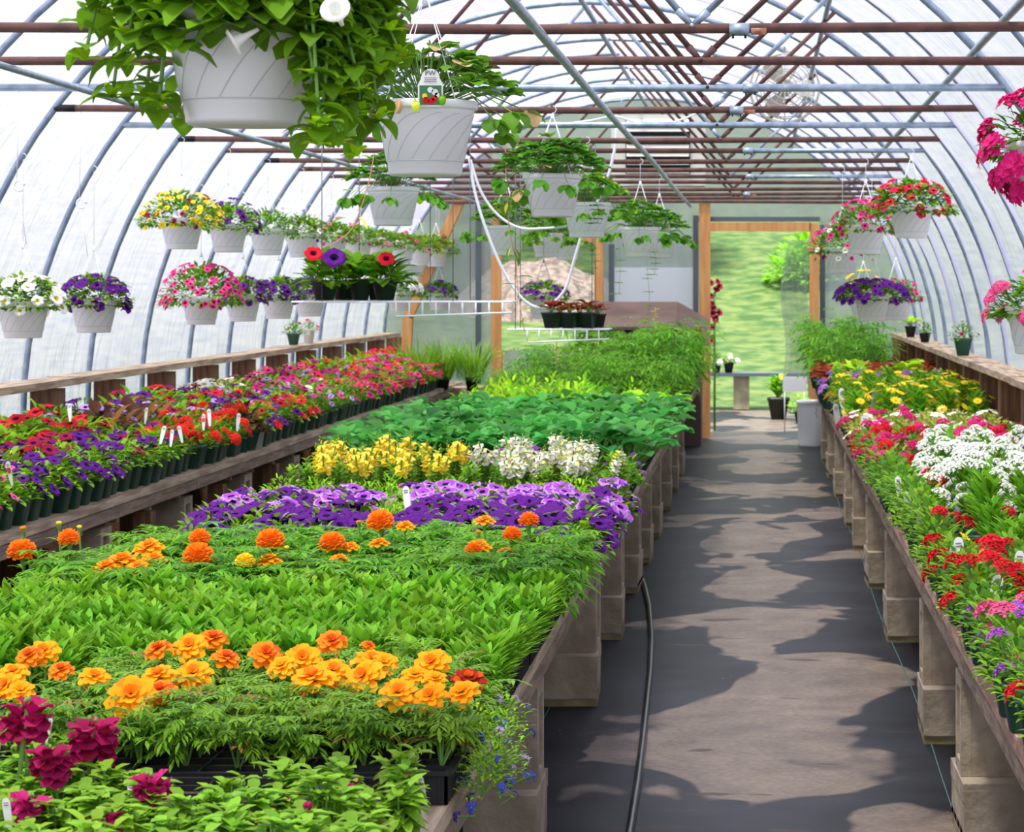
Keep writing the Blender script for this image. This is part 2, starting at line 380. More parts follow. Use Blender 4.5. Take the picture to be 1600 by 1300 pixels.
# ---------------------------------------------------------------- roof trusses (hoop + cross pipe + struts)
hp = [(x, 0, z) for x, z in hoop_pts(0, 44, 0)]
b = MB(); b.tube(hp, .0165, M_bow, 8); HOOP = b.mesh('hoop')
kinds = {2: 'g', 4: 'g', 6: 's', 9: 's'}
cw = math.sqrt(1-((ZC-HZ)/HB)**2)*HA
STR = {}
def strut_mesh(a, c, m, key):
    if key not in STR:
        q = MB(); a = Vector(a); c = Vector(c); d = (c-a).normalized()
        q.tube([a, a+d*.07], [.010, .017], m, 6); q.tube([a+d*.06, c], .0115, m, 7); q.tube([a-Vector((0, .03, 0)), a+Vector((0, .03, 0))], .008, m, 6)
        STR[key] = q.mesh('strut')
    return STR[key]
for n in range(-3, 15):
    kd = kinds.get(n, 'r'); m = M_galv if kd == 'g' else M_rust
    t = thing('roof_truss', '%s cross pipe with grey hoop, %s roof truss from the back wall' % ({'g': 'silvery galvanised', 'r': 'rusty brown', 's': 'half rusty, half silver'}[kd], od(14-n)), 'roof truss', (0, YN(n), 0), 0, 'greenhouse roof trusses')
    put(HOOP, 'hoop', t)
    sag = rnd.uniform(-.012, .012)
    q = MB(); x0, x1 = CX-cw, CX+cw; xs_ = x0+.5*(x1-x0)+.93+.12
    if kd == 's': q.tube([(x0, 0, 0), (xs_, 0, sag)], .0155, M_rust, 8); q.tube([(xs_, 0, sag), (x1, 0, 0)], .015, M_galv, 8)
    else: q.tube([(x0, 0, 0), (CX+.4, 0, sag), (x1, 0, 0)], .0165, m, 8)
    if kd != 's' and kd == 'r': q.tube([(x0, 0, 0), (x0+.1, 0, 0)], .0175, M_dark if n % 2 else M_rust, 8)
    cp_ = put(q.mesh('cross_pipe'), 'cross_pipe', t, (0, 0, ZC))
    xs_ += (0, 0, .03, -.04, 0, .1, 0, -.12, .05)[n % 9]
    q = MB(); q.tube([(xs_-.0, -.0, sag), (xs_+.065, 0, sag)], .021, M_galv, 8)
    for e in (.012, .052): q.tube([(xs_+e, -.01, sag-.018), (xs_+e, -.01, sag-.03)], .004, M_dark, 5)
    if kd == 'r': q.tube([(xs_+.07, 0, sag), (xs_+.12, 0, sag)], .0172, M_rust2, 8)
    if n % 3 == 0 or kd == 's' or n == 2: put(q.mesh('pipe_coupling'), 'pipe_coupling', cp_)
    for sg in (-1, 1):
        if n > 4 and (n+sg) % 2: continue
        a = (CX+sg*.93, 0, ZC); mm = (M_rust, M_galv)[(n+sg) % 5 == 1]
        put(strut_mesh(a, (CX+sg*.02, 0, hoop(0)-.02), mm, (sg, 0, mm.name)), 'strut', t)
        mm = (M_rust, M_galv)[(n*2+sg) % 3 == 1]
        put(strut_mesh(a, (CX+sg*1.55, 0, hoop(1.55)-.01), mm, (sg, 1, mm.name)), 'strut', t)
def purlin(X, Z, r, m, label, y0=.5, y1=24.9):
    q = MB(); q.tube([(X+.004*math.sin(k), y0+(y1-y0)*k/12, Z+.004*math.cos(k*1.7)) for k in range(13)], r, m, 8)
    tag(q.obj('purlin_pipe'), label, 'pipe')
purlin(-2.77, H+.795, .014, M_galv, 'grey lengthwise pipe under the cross pipes on the left side')
purlin(-.69, H+.793, .016, M_galv, 'grey lengthwise pipe under the cross pipes above the middle bench')
purlin(.82, H+.868, .014, M_galv, 'grey lengthwise pipe over the cross pipes on the right side')
purlin(CX, hoop(0)-.075, .018, M_bow, 'ridge pipe along the peak of the roof')
purlin(CX+1.5, hoop(1.5)-.07, .014, M_bow, 'grey lengthwise pipe under the roof film right of the ridge')
purlin(CX-1.5, hoop(1.5)-.07, .014, M_bow, 'grey lengthwise pipe under the roof film left of the ridge')

# ---------------------------------------------------------------- benches and concrete blocks
def bench(name, x0, x1, y0, y1, z, label, m, nb):
    t = thing('bench', label, 'bench', ((x0+x1)/2, y0, 0))
    q = MB(); wd = (x1-x0)/nb; cx = (x0+x1)/2
    for i in range(nb):
        y = y0; k = 0
        while y < y1:
            e = min(y1, y+3.6+.3*((i*7) % 3)); q.box((x0+wd*(i+.5)-cx, (y+e)/2-y0, z-.019+.002*((i+k) % 2)), (wd-.012, e-y-.006, .036), m); y = e; k += 1
    put(q.mesh('board_top'), 'board_top', t)
    for xx, nm in ((x0+.025, 'edge_board'), (x1-.025, 'edge_board')):
        q = MB(); y = y0
        while y < y1: e = min(y1, y+2.4); q.box((xx-cx, (y+e)/2-y0, z-.068), (.030, e-y-.01, .056), M_edge); y = e
        put(q.mesh(nm), nm, t)
    q = MB(); y = y0+.3
    while y < y1: q.box((0, y-y0, z-.085), (x1-x0-.09, .04, .088), m); y += .61
    put(q.mesh('joists'), 'joists', t)
ZB = .60
bench('c', -2.1, -.585, 2.9, 24.0, ZB, 'wooden middle bench holding the long beds of seedlings', M_wood, 9)
bench('l', -3.66, -2.97, 8.0, 24.3, ZB, 'weathered wooden bench of green pots along the left wall', M_wood, 4)
bench('r', .565, 1.49, 4.3, 24.2, ZB, 'pinkish wooden bench beside the aisle on the right', M_woodr, 5)
# a cored concrete block; lower one lies flat, upper one stands on end
def block(up):
    q = MB(); m = M_conc
    if up:   # .19 x .19 x .30 tall with a core through it, seen from the side
        q.box((0, 0, .15), (.135, .19, .30), m); q.box((-.083, .075, .15), (.03, .04, .30), m); q.box((-.083, -.075, .15), (.03, .04, .30), m)
        q.box((.083, .075, .15), (.03, .04, .30), m); q.box((.083, -.075, .15), (.03, .04, .30), m); q.box((.083, 0, .28), (.03, .12, .04), m); q.box((-.083, 0, .28), (.03, .12, .04), m)
        q.box((.083, 0, .02), (.03, .12, .04), m); q.box((-.083, 0, .02), (.03, .12, .04), m)
    else:
        q.box((0, 0, .105), (.19, .36, .06), m); q.box((0, 0, .19-.026), (.205, .385, .05), m); q.box((0, 0, .014), (.199, .379, .028), M_concm); q.box((0, 0, .038), (.2, .38, .026), m)
        for yy in (-.18, 0, .18): q.box((0, yy, .10), (.198, .03, .14), m)
        for xx in (-.09, .09): q.box((xx, 0, .10), (.02, .38, .14), m)
    return q.mesh('concrete_block')
BL, BU = block(False), block(True)
def pier(X, Y, side, i, z=ZB):
    for k, (me, zz) in enumerate(((BL, 0), (BU, .19))):
        o = bpy.data.objects.new('concrete_block', me); C.objects.link(o); o.location = (X, Y, zz); o.rotation_euler = (0, 0, rnd.uniform(-.03, .03))
        if k: o.scale = (1, 1, (z-.128-.19)/.30)
        tag(o, '%s concrete block, %s pier from the camera %s' % (('lower', 'upper')[k], od(i), side), 'concrete block', 'concrete blocks %s' % side)
def Yf(y): return F*1.6/(y-VY)
for i, y in enumerate((1351, 1104, 1000, 927, 880, 840, 797, 768, 745)): pier(-.61-.10, Yf(y)+.19, 'under the aisle edge of the middle bench', i)
for i, y in enumerate((1330, 1163, 1004, 920, 860, 824, 778, 747, 722)): pier(.58+.10, Yf(y)+.19, 'under the aisle edge of the right bench', i)
for i, Y in enumerate((9.4, 11.1, 12.7, 14.2, 15.7, 17.4, 19.2, 21.5)): pier(-3.1, Y, 'under the front of the left bench', i)
for i, Y in enumerate((5.5, 8.5, 11.5, 14.5, 17.5, 20.5)): pier(-1.95, Y, 'under the back of the middle bench', i)
lp = MB(); lp.box((0, 0, .235), (.09, .09, .47), M_woodv); lpm = lp.mesh('wooden_prop')
for i, Y in enumerate((10.2, 11.9, 13.5, 15.0, 16.6, 18.3)):
    o = bpy.data.objects.new('wooden_prop', lpm); C.objects.link(o); o.location = (-3.03, Y, 0); tag(o, 'brown wooden prop under the left bench, %s from the near end' % od(i), 'post', 'props under the left bench')
# boards stored under the left bench
b = MB()
for k in range(4): b.box((-3.5+.06*k, 13, .05+.045*k), (.12, 7.5-k, .035), M_pine if k % 2 else M_wood, rz=.02*k)
tag(b.obj('lumber_stack'), 'stack of loose boards on the ground below the left bench', 'lumber')

# hoses
def fp(x, y): S = (y-VY)/1.6; return Vector(((x-VX)/S, F/S, .014))
b = MB(); pts = [fp(x, y) for x, y in ((950, 1500), (968, 1390), (985, 1300), (996, 1230), (1004, 1165), (1011, 1100), (1016, 1050), (1018, 1000), (1014, 950), (1007, 920), (1001, 905), (985, 897))]
b.tube(pts, .0125, M_hose, 8); tag(b.obj('garden_hose'), 'black hose lying along the aisle floor beside the middle bench', 'hose')
def spline(pts, n=8):
    out = []; pts = [Vector(p) for p in pts]
    for i in range(len(pts)-1):
        p0 = pts[max(0, i-1)]; p1 = pts[i]; p2 = pts[i+1]; p3 = pts[min(len(pts)-1, i+2)]
        for k in range(n):
            t = k/n; out.append(.5*((2*p1)+(p2-p0)*t+(2*p0-5*p1+4*p2-p3)*t*t+(3*p1-p0-3*p2+p3)*t**3))
    return out+[pts[-1]]
SH = 262
b = MB(); b.tube(spline([P(x, y, SH) for x, y in ((733, 244), (742, 300), (760, 360), (785, 420), (812, 462), (838, 480), (862, 474), (884, 450), (899, 400), (915, 350), (945, 290), (960, 235), (963, 200))]), .0085, M_hosew, 8)
tag(b.obj('irrigation_hose'), 'white hose hanging from the roof pipes in one long loop', 'hose')
b = MB(); b.tube(spline([P(x, y, SH*1.02) for x, y in ((735, 250), (752, 300), (778, 336), (812, 356), (850, 357), (885, 354))]), .0075, M_hosew, 8)
tag(b.obj('irrigation_hose'), 'thin white hose sagging behind the hanging strawberry baskets', 'hose')
b = MB(); b.tube(spline([P(x, y, 255) for x, y in ((885, 193), (925, 188), (960, 182), (1000, 192), (1040, 194), (1090, 176), (1140, 145))]), .006, M_hosew, 8)
tag(b.obj('electric_cable'), 'white cable strung loosely under the roof towards the fan', 'cable')

# ---------------------------------------------------------------- foliage meshes
def dome_dir(lo=-.1):
    az = rnd.uniform(0, 2*PI); z = rnd.uniform(lo, 1); return az, math.asin(max(-1, min(1, z)))
def fol_bush(R, Hh, n, L, W, m, z0=0, prof='ov', seg=3, ms=None, stems=6, droop=.8, fill=.45, ruf=0, lo=.0, m2=None):
    q = MB()
    for i in range(n):
        az, el = dome_dir(lo); k = rnd.uniform(fill, 1)
        if el < .1 and lo < -.05: k = rnd.uniform(.84, 1.05)
        p = (R*k*math.cos(el)*math.cos(az), R*k*math.cos(el)*math.sin(az), z0+Hh*k*max(-.15, math.sin(el)))
        q.leaf(p, az+rnd.uniform(-.9, .9), rnd.uniform(-.2, .5)+el*.55, L*rnd.uniform(.7, 1.2), W*rnd.uniform(.75, 1.15), m2 if (m2 and rnd.random() < .3) else m, seg, droop*rnd.uniform(.5, 1.4), .22, prof, ruf)
    for i in range(stems):
        az, el = dome_dir(.25); q.tube([(0, 0, 0), (R*.4*math.cos(az)*math.cos(el), R*.4*math.sin(az)*math.cos(el), z0+Hh*.5*math.sin(el)), (R*.85*math.cos(az)*math.cos(el), R*.85*math.sin(az)*math.cos(el), z0+Hh*.9*math.sin(el))], .0022, ms or M_stem, 4, False)
    return q.mesh('foliage')
def pinnate(q, p, az, el, L, lf, m, nl=5, w=.28, droop=.7, ms=None):
    pts = []; c = Vector(p); e = el
    for i in range(nl+1):
        pts.append(c.copy()); d = Vector((math.cos(e)*math.cos(az), math.cos(e)*math.sin(az), math.sin(e))); c = c+d*(L/nl)
        if i >= 1:
            for sg in (-1, 1): q.leaf(pts[-1], az+sg*rnd.uniform(.8, 1.1), e-.1, lf*(1-.25*abs(i/nl-.5)), lf*w, m, 2, .5, .2, 'ln')
        e -= droop/nl
    q.leaf(c, az, e, lf*1.1, lf*w*1.1, m, 2, .4, .2, 'ln'); q.tube(pts, .0011, ms or m, 3, False)
def fol_fern(R, Hh, ns, lf, m, nl=5, m2=None, base=.25, ms=None, per=7):
    q = MB()
    for i in range(ns):
        az0 = rnd.uniform(0, 2*PI); lean = rnd.uniform(0, R*.8); top = (lean*math.cos(az0), lean*math.sin(az0), Hh*rnd.uniform(.75, 1))
        q.tube([(0, 0, 0), (top[0]*.4, top[1]*.4, top[2]*.5), top], .0024, ms or M_stemred, 5, False)
        for k in range(per):
            t = base+(1-base)*k/(per-1); p = (top[0]*t*t, top[1]*t*t, top[2]*t); az = az0+k*2.4+rnd.uniform(-.4, .4)
            pinnate(q, p, az, rnd.uniform(.1, .8), R*rnd.uniform(.5, .95)*(1.15-.35*t), lf*rnd.uniform(.8, 1.2), m2 if (m2 and rnd.random() < .06) else m, nl, ms=M_stem)
    return q.mesh('foliage')
def fol_lance(Hh, ns, L, W, m, per=6, spread=.35):
    q = MB()
    for i in range(ns):
        az0 = rnd.uniform(0, 2*PI); lx = rnd.uniform(0, .035)
        bx, by = lx*math.cos(az0), lx*math.sin(az0); h = Hh*rnd.uniform(.65, 1)
        q.tube([(bx*.4, by*.4, 0), (bx, by, h)], .002, M_stem, 4, False)
        for k in range(per):
            t = .2+.8*k/(per-1)
            for s2 in (0, PI): q.leaf((bx*t, by*t, h*t), az0+k*1.57+s2+rnd.uniform(-.3, .3), 1.35-spread*(1.9-t)*rnd.uniform(.6, 1.3), L*rnd.uniform(.7, 1.1)*(1.1-.35*t), W, m, 3, .55, .35, 'ln')
    return q.mesh('foliage')
def fol_cab(R, m, n=9, L=.075, W=.075, hgt=.13):
    q = MB()
    for i in range(n):
        az = i*2.4+rnd.uniform(-.3, .3); el = rnd.uniform(.45, 1.2); l1 = hgt*rnd.uniform(.5, .95)
        p = (l1*math.cos(el)*math.cos(az), l1*math.cos(el)*math.sin(az), l1*math.sin(el)+.02)
        q.tube([(0, 0, 0), p], .0025, M_stem, 4, False); q.leaf(p, az, el*.6, L*rnd.uniform(.8, 1.2), W*rnd.uniform(.8, 1.15), m, 4, .9, .35, 'rd', .06)
    return q.mesh('foliage')
def fol_trif(n, R, Hh, L, m, under=6, m2=None, gap=0):     # strawberry: three toothed leaflets on a stalk
    q = MB()
    for i in range(n):
        az = i*2.4+rnd.uniform(-.3, .3); r = R*math.sqrt((i+.5)/n); z = Hh*(1-.9*(r/R)**2)*rnd.uniform(.8, 1.1)
        if i >= n-under: z = -rnd.uniform(.0, .07); r = R*rnd.uniform(.95, 1.15)
        if gap and r > .05 and abs((az+PI/2+PI) % (2*PI)-PI) < gap: continue
        p = Vector((r*math.cos(az), r*math.sin(az), z)); q.tube([(0, 0, -.01), (p.x*.6, p.y*.6, max(p.z, .02)+.02), p], .0018, M_stem, 4, False)
        el = .25 if z > .02 else -.6
        for a in (-1.15, 0, 1.15): q.leaf(p, az+a, el+rnd.uniform(-.2, .35), L*rnd.uniform(.8, 1.1), L*.85, m2 if (m2 and rnd.random() < .06) else m, 4, .8, .3, 'rd', .08)
    return q.mesh('foliage')
# ---------------------------------------------------------------- flower meshes (facing +Z)
def fl_petunia(r, m, mt, edge=None):
    q = MB(); n = 20; rings = [(.07, -.5), (.16, -.22), (.36, -.04), (.8, .03), (1, .0)]; vs = []
    ph = rnd.uniform(0, 6)
    for j, (rr, z) in enumerate(rings):
        for k in range(n):
            t = 2*PI*k/n; lob = 1-(.13*abs(math.cos(2.5*t))**6 if j >= 3 else 0); wv = .07*math.sin(5*t+ph)*(j/4)**2+.05*math.sin(9*t+ph*2)*(j/4)**3
            vs.append((r*rr*lob*math.cos(t), r*rr*lob*math.sin(t), r*(z+wv-(.12 if j == 4 else 0)*abs(math.sin(2.5*t)))))
    for j in range(4):
        mm = mt if j < 2 else (m if (j < 3 or not edge) else edge)
        q.add(vs, [(j*n+k, j*n+(k+1) % n, (j+1)*n+(k+1) % n, (j+1)*n+k) for k in range(n)], mm)
    q.tube([(0, 0, -.45*r), (0, 0, -1.3*r)], [r*.1, r*.05], M_stem, 5, False)
    return q.mesh('flower')
def fl_marigold(r, m, mc, stem=.07):
    q = MB()
    for lay, (cnt, el, l0, L, W, z) in enumerate(((8, .02, .25, .8, .62, 0), (8, .3, .2, .68, .55, .08), (7, .65, .12, .5, .46, .14), (5, 1.05, .05, .36, .36, .2))):
        for k in range(cnt):
            az = 2*PI*(k+.5*lay)/cnt+rnd.uniform(-.15, .15); q.leaf((l0*r*math.cos(az), l0*r*math.sin(az), z*r), az, el+rnd.uniform(-.1, .15), L*r, W*r, mc if (lay >= 3 or rnd.random() < .08) else m, 3, .75, .12, 'sp', .18)
    return q.mesh('flower')
def fl_pom(r, m, stem=.12):
    q = MB(); N_ = 95
    for i in range(N_):
        z = 1-1.28*(i+.5)/N_; az = i*2.39996; el = math.asin(z); rr = r*.62
        q.leaf((rr*math.cos(el)*math.cos(az), rr*math.cos(el)*math.sin(az), rr*z*.82+r*.3), az, el*.9+rnd.uniform(-.25, .25), r*.42, r*.36, m, 2, .5, .2, 'sp', .3)
    q.lathe([(0, r*.1), (r*.6, .1*r), (r*.62, r*.45), (r*.35, r*.8), (0, r*.9)], m, 10)
    return q.mesh('flower')
def calyx_mesh(r):
    q = MB(); q.lathe([(r*.08, -r*.9), (r*.2, -r*.6), (r*.24, -r*.1), (r*.36, .05*r)], M_stem, 8); q.tube([(0, 0, -r*.85), (0, .002, -r*.85-.02)], .0028, M_stem, 6, False); return q.mesh('calyx')
CALYX = calyx_mesh(.03)
def fl_cluster(r, m, mc, n=16, fr=.3, dome=.55, stem=.05):
    q = MB()
    for i in range(n):
        t = (i+.5)/n; az = i*2.4; rr = r*math.sqrt(t)*.9; c = Vector((rr*math.cos(az), rr*math.sin(az), r*dome*(1-t)+rnd.uniform(-.08, .08)*r))
        tilt = .9*math.sqrt(t); f = r*fr
        for k in range(5):
            a = az+2*PI*k/5; q.leaf(c, a, .25-tilt*math.cos(a-az), f, f*.8, m, 2, .3, .05, 'sp', .1)
        q.add([c+Vector((.12*f*math.cos(a), .12*f*math.sin(a), .16*f)) for a in (0, 1.57, 3.14, 4.71)], [(0, 1, 2, 3)], mc)
    q.lathe([(r*.05, -r*.5), (r*.55, -r*.02), (0, r*.3)], M_stem, 7); q.tube([(0, 0, -r*.3), (0, 0, -r*.3-stem)], .0022, M_stem, 4, False)
    return q.mesh('flower')
def fl_snap(r, m, m2, n=4, stem=.07, tall=1):
    q = MB(); q.tube([(0, 0, -stem), (0, 0, r*1.1*tall)], .003, M_stem, 5, False)
    for i in range(n):
        az = i*2.1+rnd.uniform(-.3, .3); z = r*tall*(i/n); c = Vector((.28*r*math.cos(az), .28*r*math.sin(az), z))
        for a, e, l in ((-.55, .9, .8), (.55, .9, .8), (-.9, -.1, .6), (0, -.35, .65), (.9, -.1, .6)):
            q.leaf(c, az+a, e, r*l, r*.75, m if rnd.random() < .8 else m2, 3, .9 if e > 0 else 1.1, .3, 'sp', .16)
        q.lathe([(0, -.22*r), (.2*r, 0), (.22*r, .15*r), (0, .34*r)], m2, 8, c+Vector((.12*r*math.cos(az), .12*r*math.sin(az), 0)))
    for i in range(5):
        az = i*2.4; q.lathe([(0, -.08*r), (.09*r, 0), (.06*r, .1*r), (0, .16*r)], m2 if i < 3 else M_stem, 6, (.12*r*math.cos(az), .12*r*math.sin(az), r*tall*(1.0+.09*i)))
    return q.mesh('flower')
def fl_bud(r, m):
    q = MB()
    for i in range(3): q.lathe([(0, -.6*r), (.45*r, -.1*r), (.35*r, .4*r), (0, .75*r)], m, 7, (.45*r*math.cos(i*2.1), .45*r*math.sin(i*2.1), .3*r*i))
    q.tube([(0, 0, 0), (0, 0, -.05)], .0022, M_stem, 5, False); return q.mesh('bud')
def fl_tall_bud(r, m):
    q = MB(); q.lathe([(r*.2, -r*1.9), (r*.55, -r*1.4), (r*.6, -r*.5), (r*.45, 0)], M_stem, 9); q.lathe([(r*.5, -.1*r), (r*.8, .1*r), (r*.7, .45*r), (0, .6*r)], m, 12)
    q.tube([(0, 0, -r*1.8), (.005, 0, -r*1.8-.16)], .003, M_stem, 6, False); return q.mesh('bud')
def fl_daisy(r, m, mc):
    q = MB()
    for k in range(11): q.leaf((0, 0, 0), 2*PI*k/11, .2, r, r*.42, m, 2, .3, .1, 'sp')
    q.lathe([(r*.25, 0), (r*.2, r*.12), (0, r*.16)], mc, 8); q.tube([(0, 0, 0), (0, 0, -.07)], .002, M_stem, 4, False); return q.mesh('flower')

PM = dict(purple='5c1280', violet='a84cc0', lav='c89ae2', burg='96103c', burg2='a21050', red='d8192c', coral='ee3222', pink='f0629c', hot='e0247c', mag='c0246e', white='f4f4ec', yellow='fddc30', lemon='fff062', gold='ffae12', orange='fb8c14', deepor='e05a10', blue='4450c0', pale='efe9a0', cherry='e22050')
PMt = {k: petm('petal_'+k, v) for k, v in PM.items()}
M_thr = petm('throat_dark', '2a0d44'); M_thr2 = petm('throat_maroon', '5c0a30'); M_thy = petm('throat_yellow', 'd9c93a'); M_rustp = petm('petal_rust', 'a8280e')
def pet(c, edge=None, r=.031, t=None): return [fl_petunia(r*s, PMt[c], t or {'white': M_thy, 'yellow': M_thy, 'red': M_thr2, 'hot': M_thr2, 'cherry': M_thr2, 'pink': M_thr2}.get(c, M_thr), PMt[edge] if edge else None) for s in (1, .85)]
FL = {
 'purple': pet('purple'), 'violet': pet('violet', 'lav'), 'lav': pet('lav', r=.024), 'burg': pet('burg'), 'red': pet('red', t=M_thr2), 'pinkp': pet('hot', 'pink', .026), 'mag': pet('mag'), 'white': pet('white'),
 'cherry': pet('cherry'), 'pinks': pet('pink', r=.022), 'yellow': pet('yellow', r=.019), 'redc': pet('burg', r=.017), 'purc': pet('purple', r=.018),
 'mar': [fl_marigold(.031, PMt['gold'], PMt['orange']), fl_marigold(.027, PMt['gold'], PMt['gold']), fl_marigold(.029, PMt['orange'], PMt['deepor'])],
 'marr': [fl_marigold(.029, M_rustp, PMt['deepor'])],
 'pom': [fl_pom(.033, PMt['orange']), fl_pom(.028, PMt['orange'])], 'pomg': [fl_marigold(.034, PMt['gold'], PMt['orange'], .1)], 'pomy': [fl_pom(.026, PMt['yellow'])],
 'tbud': [fl_tall_bud(.013, PMt['orange']), fl_tall_bud(.012, PMt['yellow'])],
 'snapb': [fl_snap(.034, PMt['burg2'], PMt['burg'], 7, .08, .9), fl_snap(.031, PMt['mag'], PMt['burg2'], 6, .08, .8)], 'budb': [fl_bud(.010, PMt['mag'])],
 'snapy': [fl_snap(.024, PMt['lemon'], PMt['yellow'], 5, .08, 2.2)], 'snapw': [fl_snap(.024, PMt['white'], PMt['pale'], 6, .08, 2.4)],
 'vred': [fl_cluster(.034, PMt['red'], PMt['red'], 18, .36)], 'vcor': [fl_cluster(.032, PMt['coral'], PMt['coral'], 16, .36)], 'vmag': [fl_cluster(.034, PMt['hot'], PMt['white'], 18, .34)],
 'vpur': [fl_cluster(.026, PMt['violet'], PMt['white'], 12, .34)], 'vlil': [fl_cluster(.02, PMt['lav'], PMt['white'], 9, .36)], 'vpink': [fl_cluster(.034, PMt['pink'], PMt['hot'], 16, .36)],
 'alys': [fl_cluster(.030, PMt['white'], PMt['pale'], 16, .24, .5)], 'impat': [fl_cluster(.055, PMt['hot'], PMt['pink'], 9, .55, .4)], 'lobe': [fl_cluster(.014, PMt['blue'], PMt['white'], 4, .55)], 'lobp': [fl_cluster(.013, PMt['lav'], PMt['white'], 3, .55)],
 'daisy': [fl_daisy(.026, PMt['yellow'], PMt['gold'])], 'geran': [fl_cluster(.036, PMt['red'], PMt['coral'], 20, .34, .8)], 'gerw': [fl_cluster(.05, PMt['white'], PMt['white'], 22, .3, .8)]}
FO = {
 'petunia': [fol_bush(.088, .115, 95, .042, .026, M_leaf, m2=M_leaflt) for i in range(3)],
 'small': [fol_bush(.09, .12, 170, .026, .012, M_leaf, m2=M_leafdk) for i in range(2)],
 'verb': [fol_bush(.10, .11, 130, .034, .018, M_leaf, m2=M_leafdk) for i in range(3)],
 'mari': [fol_fern(.085, .115, 7, .026, M_fern, 5, M_purlf, .42, M_stem, 6) for i in range(4)],
 'afr': [fol_fern(.12, .125, 8, .040, M_tom, 5, M_fern, .3, M_stem) for i in range(4)],
 'lance': [fol_lance(.095, 6, .085, .019, M_leafgr) for i in range(4)],
 'lancet': [fol_lance(.15, 6, .095, .021, M_leafgr) for i in range(3)],
 'snap': [fol_lance(.15, 9, .046, .014, M_snap, 7, .75) for i in range(3)],
 'snapf': [fol_lance(.085, 10, .055, .021, M_snap, 5, 1.2) for i in range(4)],
 'cab': [fol_cab(.1, M_blue, 16, .056, .06, .15) for i in range(4)],
 'let': [fol_cab(.1, M_let, 13, .085, .055, .06) for i in range(3)],
 'redlet': [fol_cab(.1, M_redlet, 13, .07, .05, .05) for i in range(2)],
 'tom': [fol_fern(.17, .34, 6, .055, M_tom, 3, M_leafdk, .3, M_stem) for i in range(3)],
 'herb': [fol_bush(.12, .17, 150, .04, .02, M_leafgr, m2=M_let) for i in range(3)],
 'vine': [fol_bush(.10, .12, 50, .07, .045, M_dkvine, m2=M_purlf)],
 'white_leaf': [fol_bush(.09, .11, 120, .03, .015, M_gy)],
 'lob': [fol_bush(.10, .12, 160, .026, .009, M_leaflt, m2=M_leaf) for i in range(2)],
}
SOILP = MB(); SOILP.lathe([(0, 0), (.047, 0)], M_soil, 16, sq=.8); 
def square_pot():
    q = MB(); q.lathe([(.034, 0), (.052, .092), (.056, .093), (.057, .105), (.052, .105), (.048, .085)], M_green, 16, sq=.8); return q.mesh('pot')
POT = square_pot(); SOIL = SOILP.mesh('soil')
def blk_pot():
    q = MB(); q.lathe([(.034, 0), (.050, .09), (.054, .091), (.054, .103), (.050, .103), (.046, .085)], M_black, 16, sq=.8); return q.mesh('pot')
BPOT = blk_pot()
def wht_pot():
    q = MB(); q.lathe([(.036, 0), (.054, .11), (.058, .111), (.058, .12), (.052, .12), (.048, .1)], M_white, 20); return q.mesh('pot')
WPOT = wht_pot()
def flowers(t, kinds_, n, R, Hh, z0, fs=1, lo=.1, name='flower', spread=1):
    for i in range(n):
        k = rnd.choice(kinds_); me = rnd.choice(FL[k]); az = i*2.4+rnd.uniform(-.4, .4); el = math.asin(rnd.uniform(lo, 1))
        p = (R*math.cos(el)*math.cos(az)*spread, R*math.cos(el)*math.sin(az)*spread, z0+Hh*math.sin(el))
        ti = (PI/2-el)*.75
        # tilt towards az, with a lean to the camera side where the light comes from
        q = Vector((math.sin(ti)*math.cos(az), math.sin(ti)*math.sin(az)-.25, math.cos(ti)+.2)).to_track_quat('Z', 'Y').to_euler()
        put(me, 'bud' if k in ('budb', 'tbud') else name, t, p, q, fs*rnd.uniform(.85, 1.15))
def plant(name, label, cat, group, loc, fo, fk=None, nf=0, sc_=1, R=.09, Hh=.12, z0=0.0, pot=None, fs=1, lo=.1, potz=.09):
    t = thing(name, label, cat, loc, rnd.uniform(0, 6.28), group, sc_)
    dz = 0
    if pot: put(pot, 'pot', t); put(SOIL, 'soil', t, (0, 0, .088)); dz = potz
    put(rnd.choice(FO[fo]), 'foliage', t, (0, 0, dz), (0, 0, 0), (1, 1, rnd.uniform(.9, 1.15)))
    if nf: 
        a = t.rotation_euler.z; t.rotation_euler.z = 0
        flowers(t, fk, nf, R, Hh, z0+dz, fs/sc_**.3, lo)
    return t
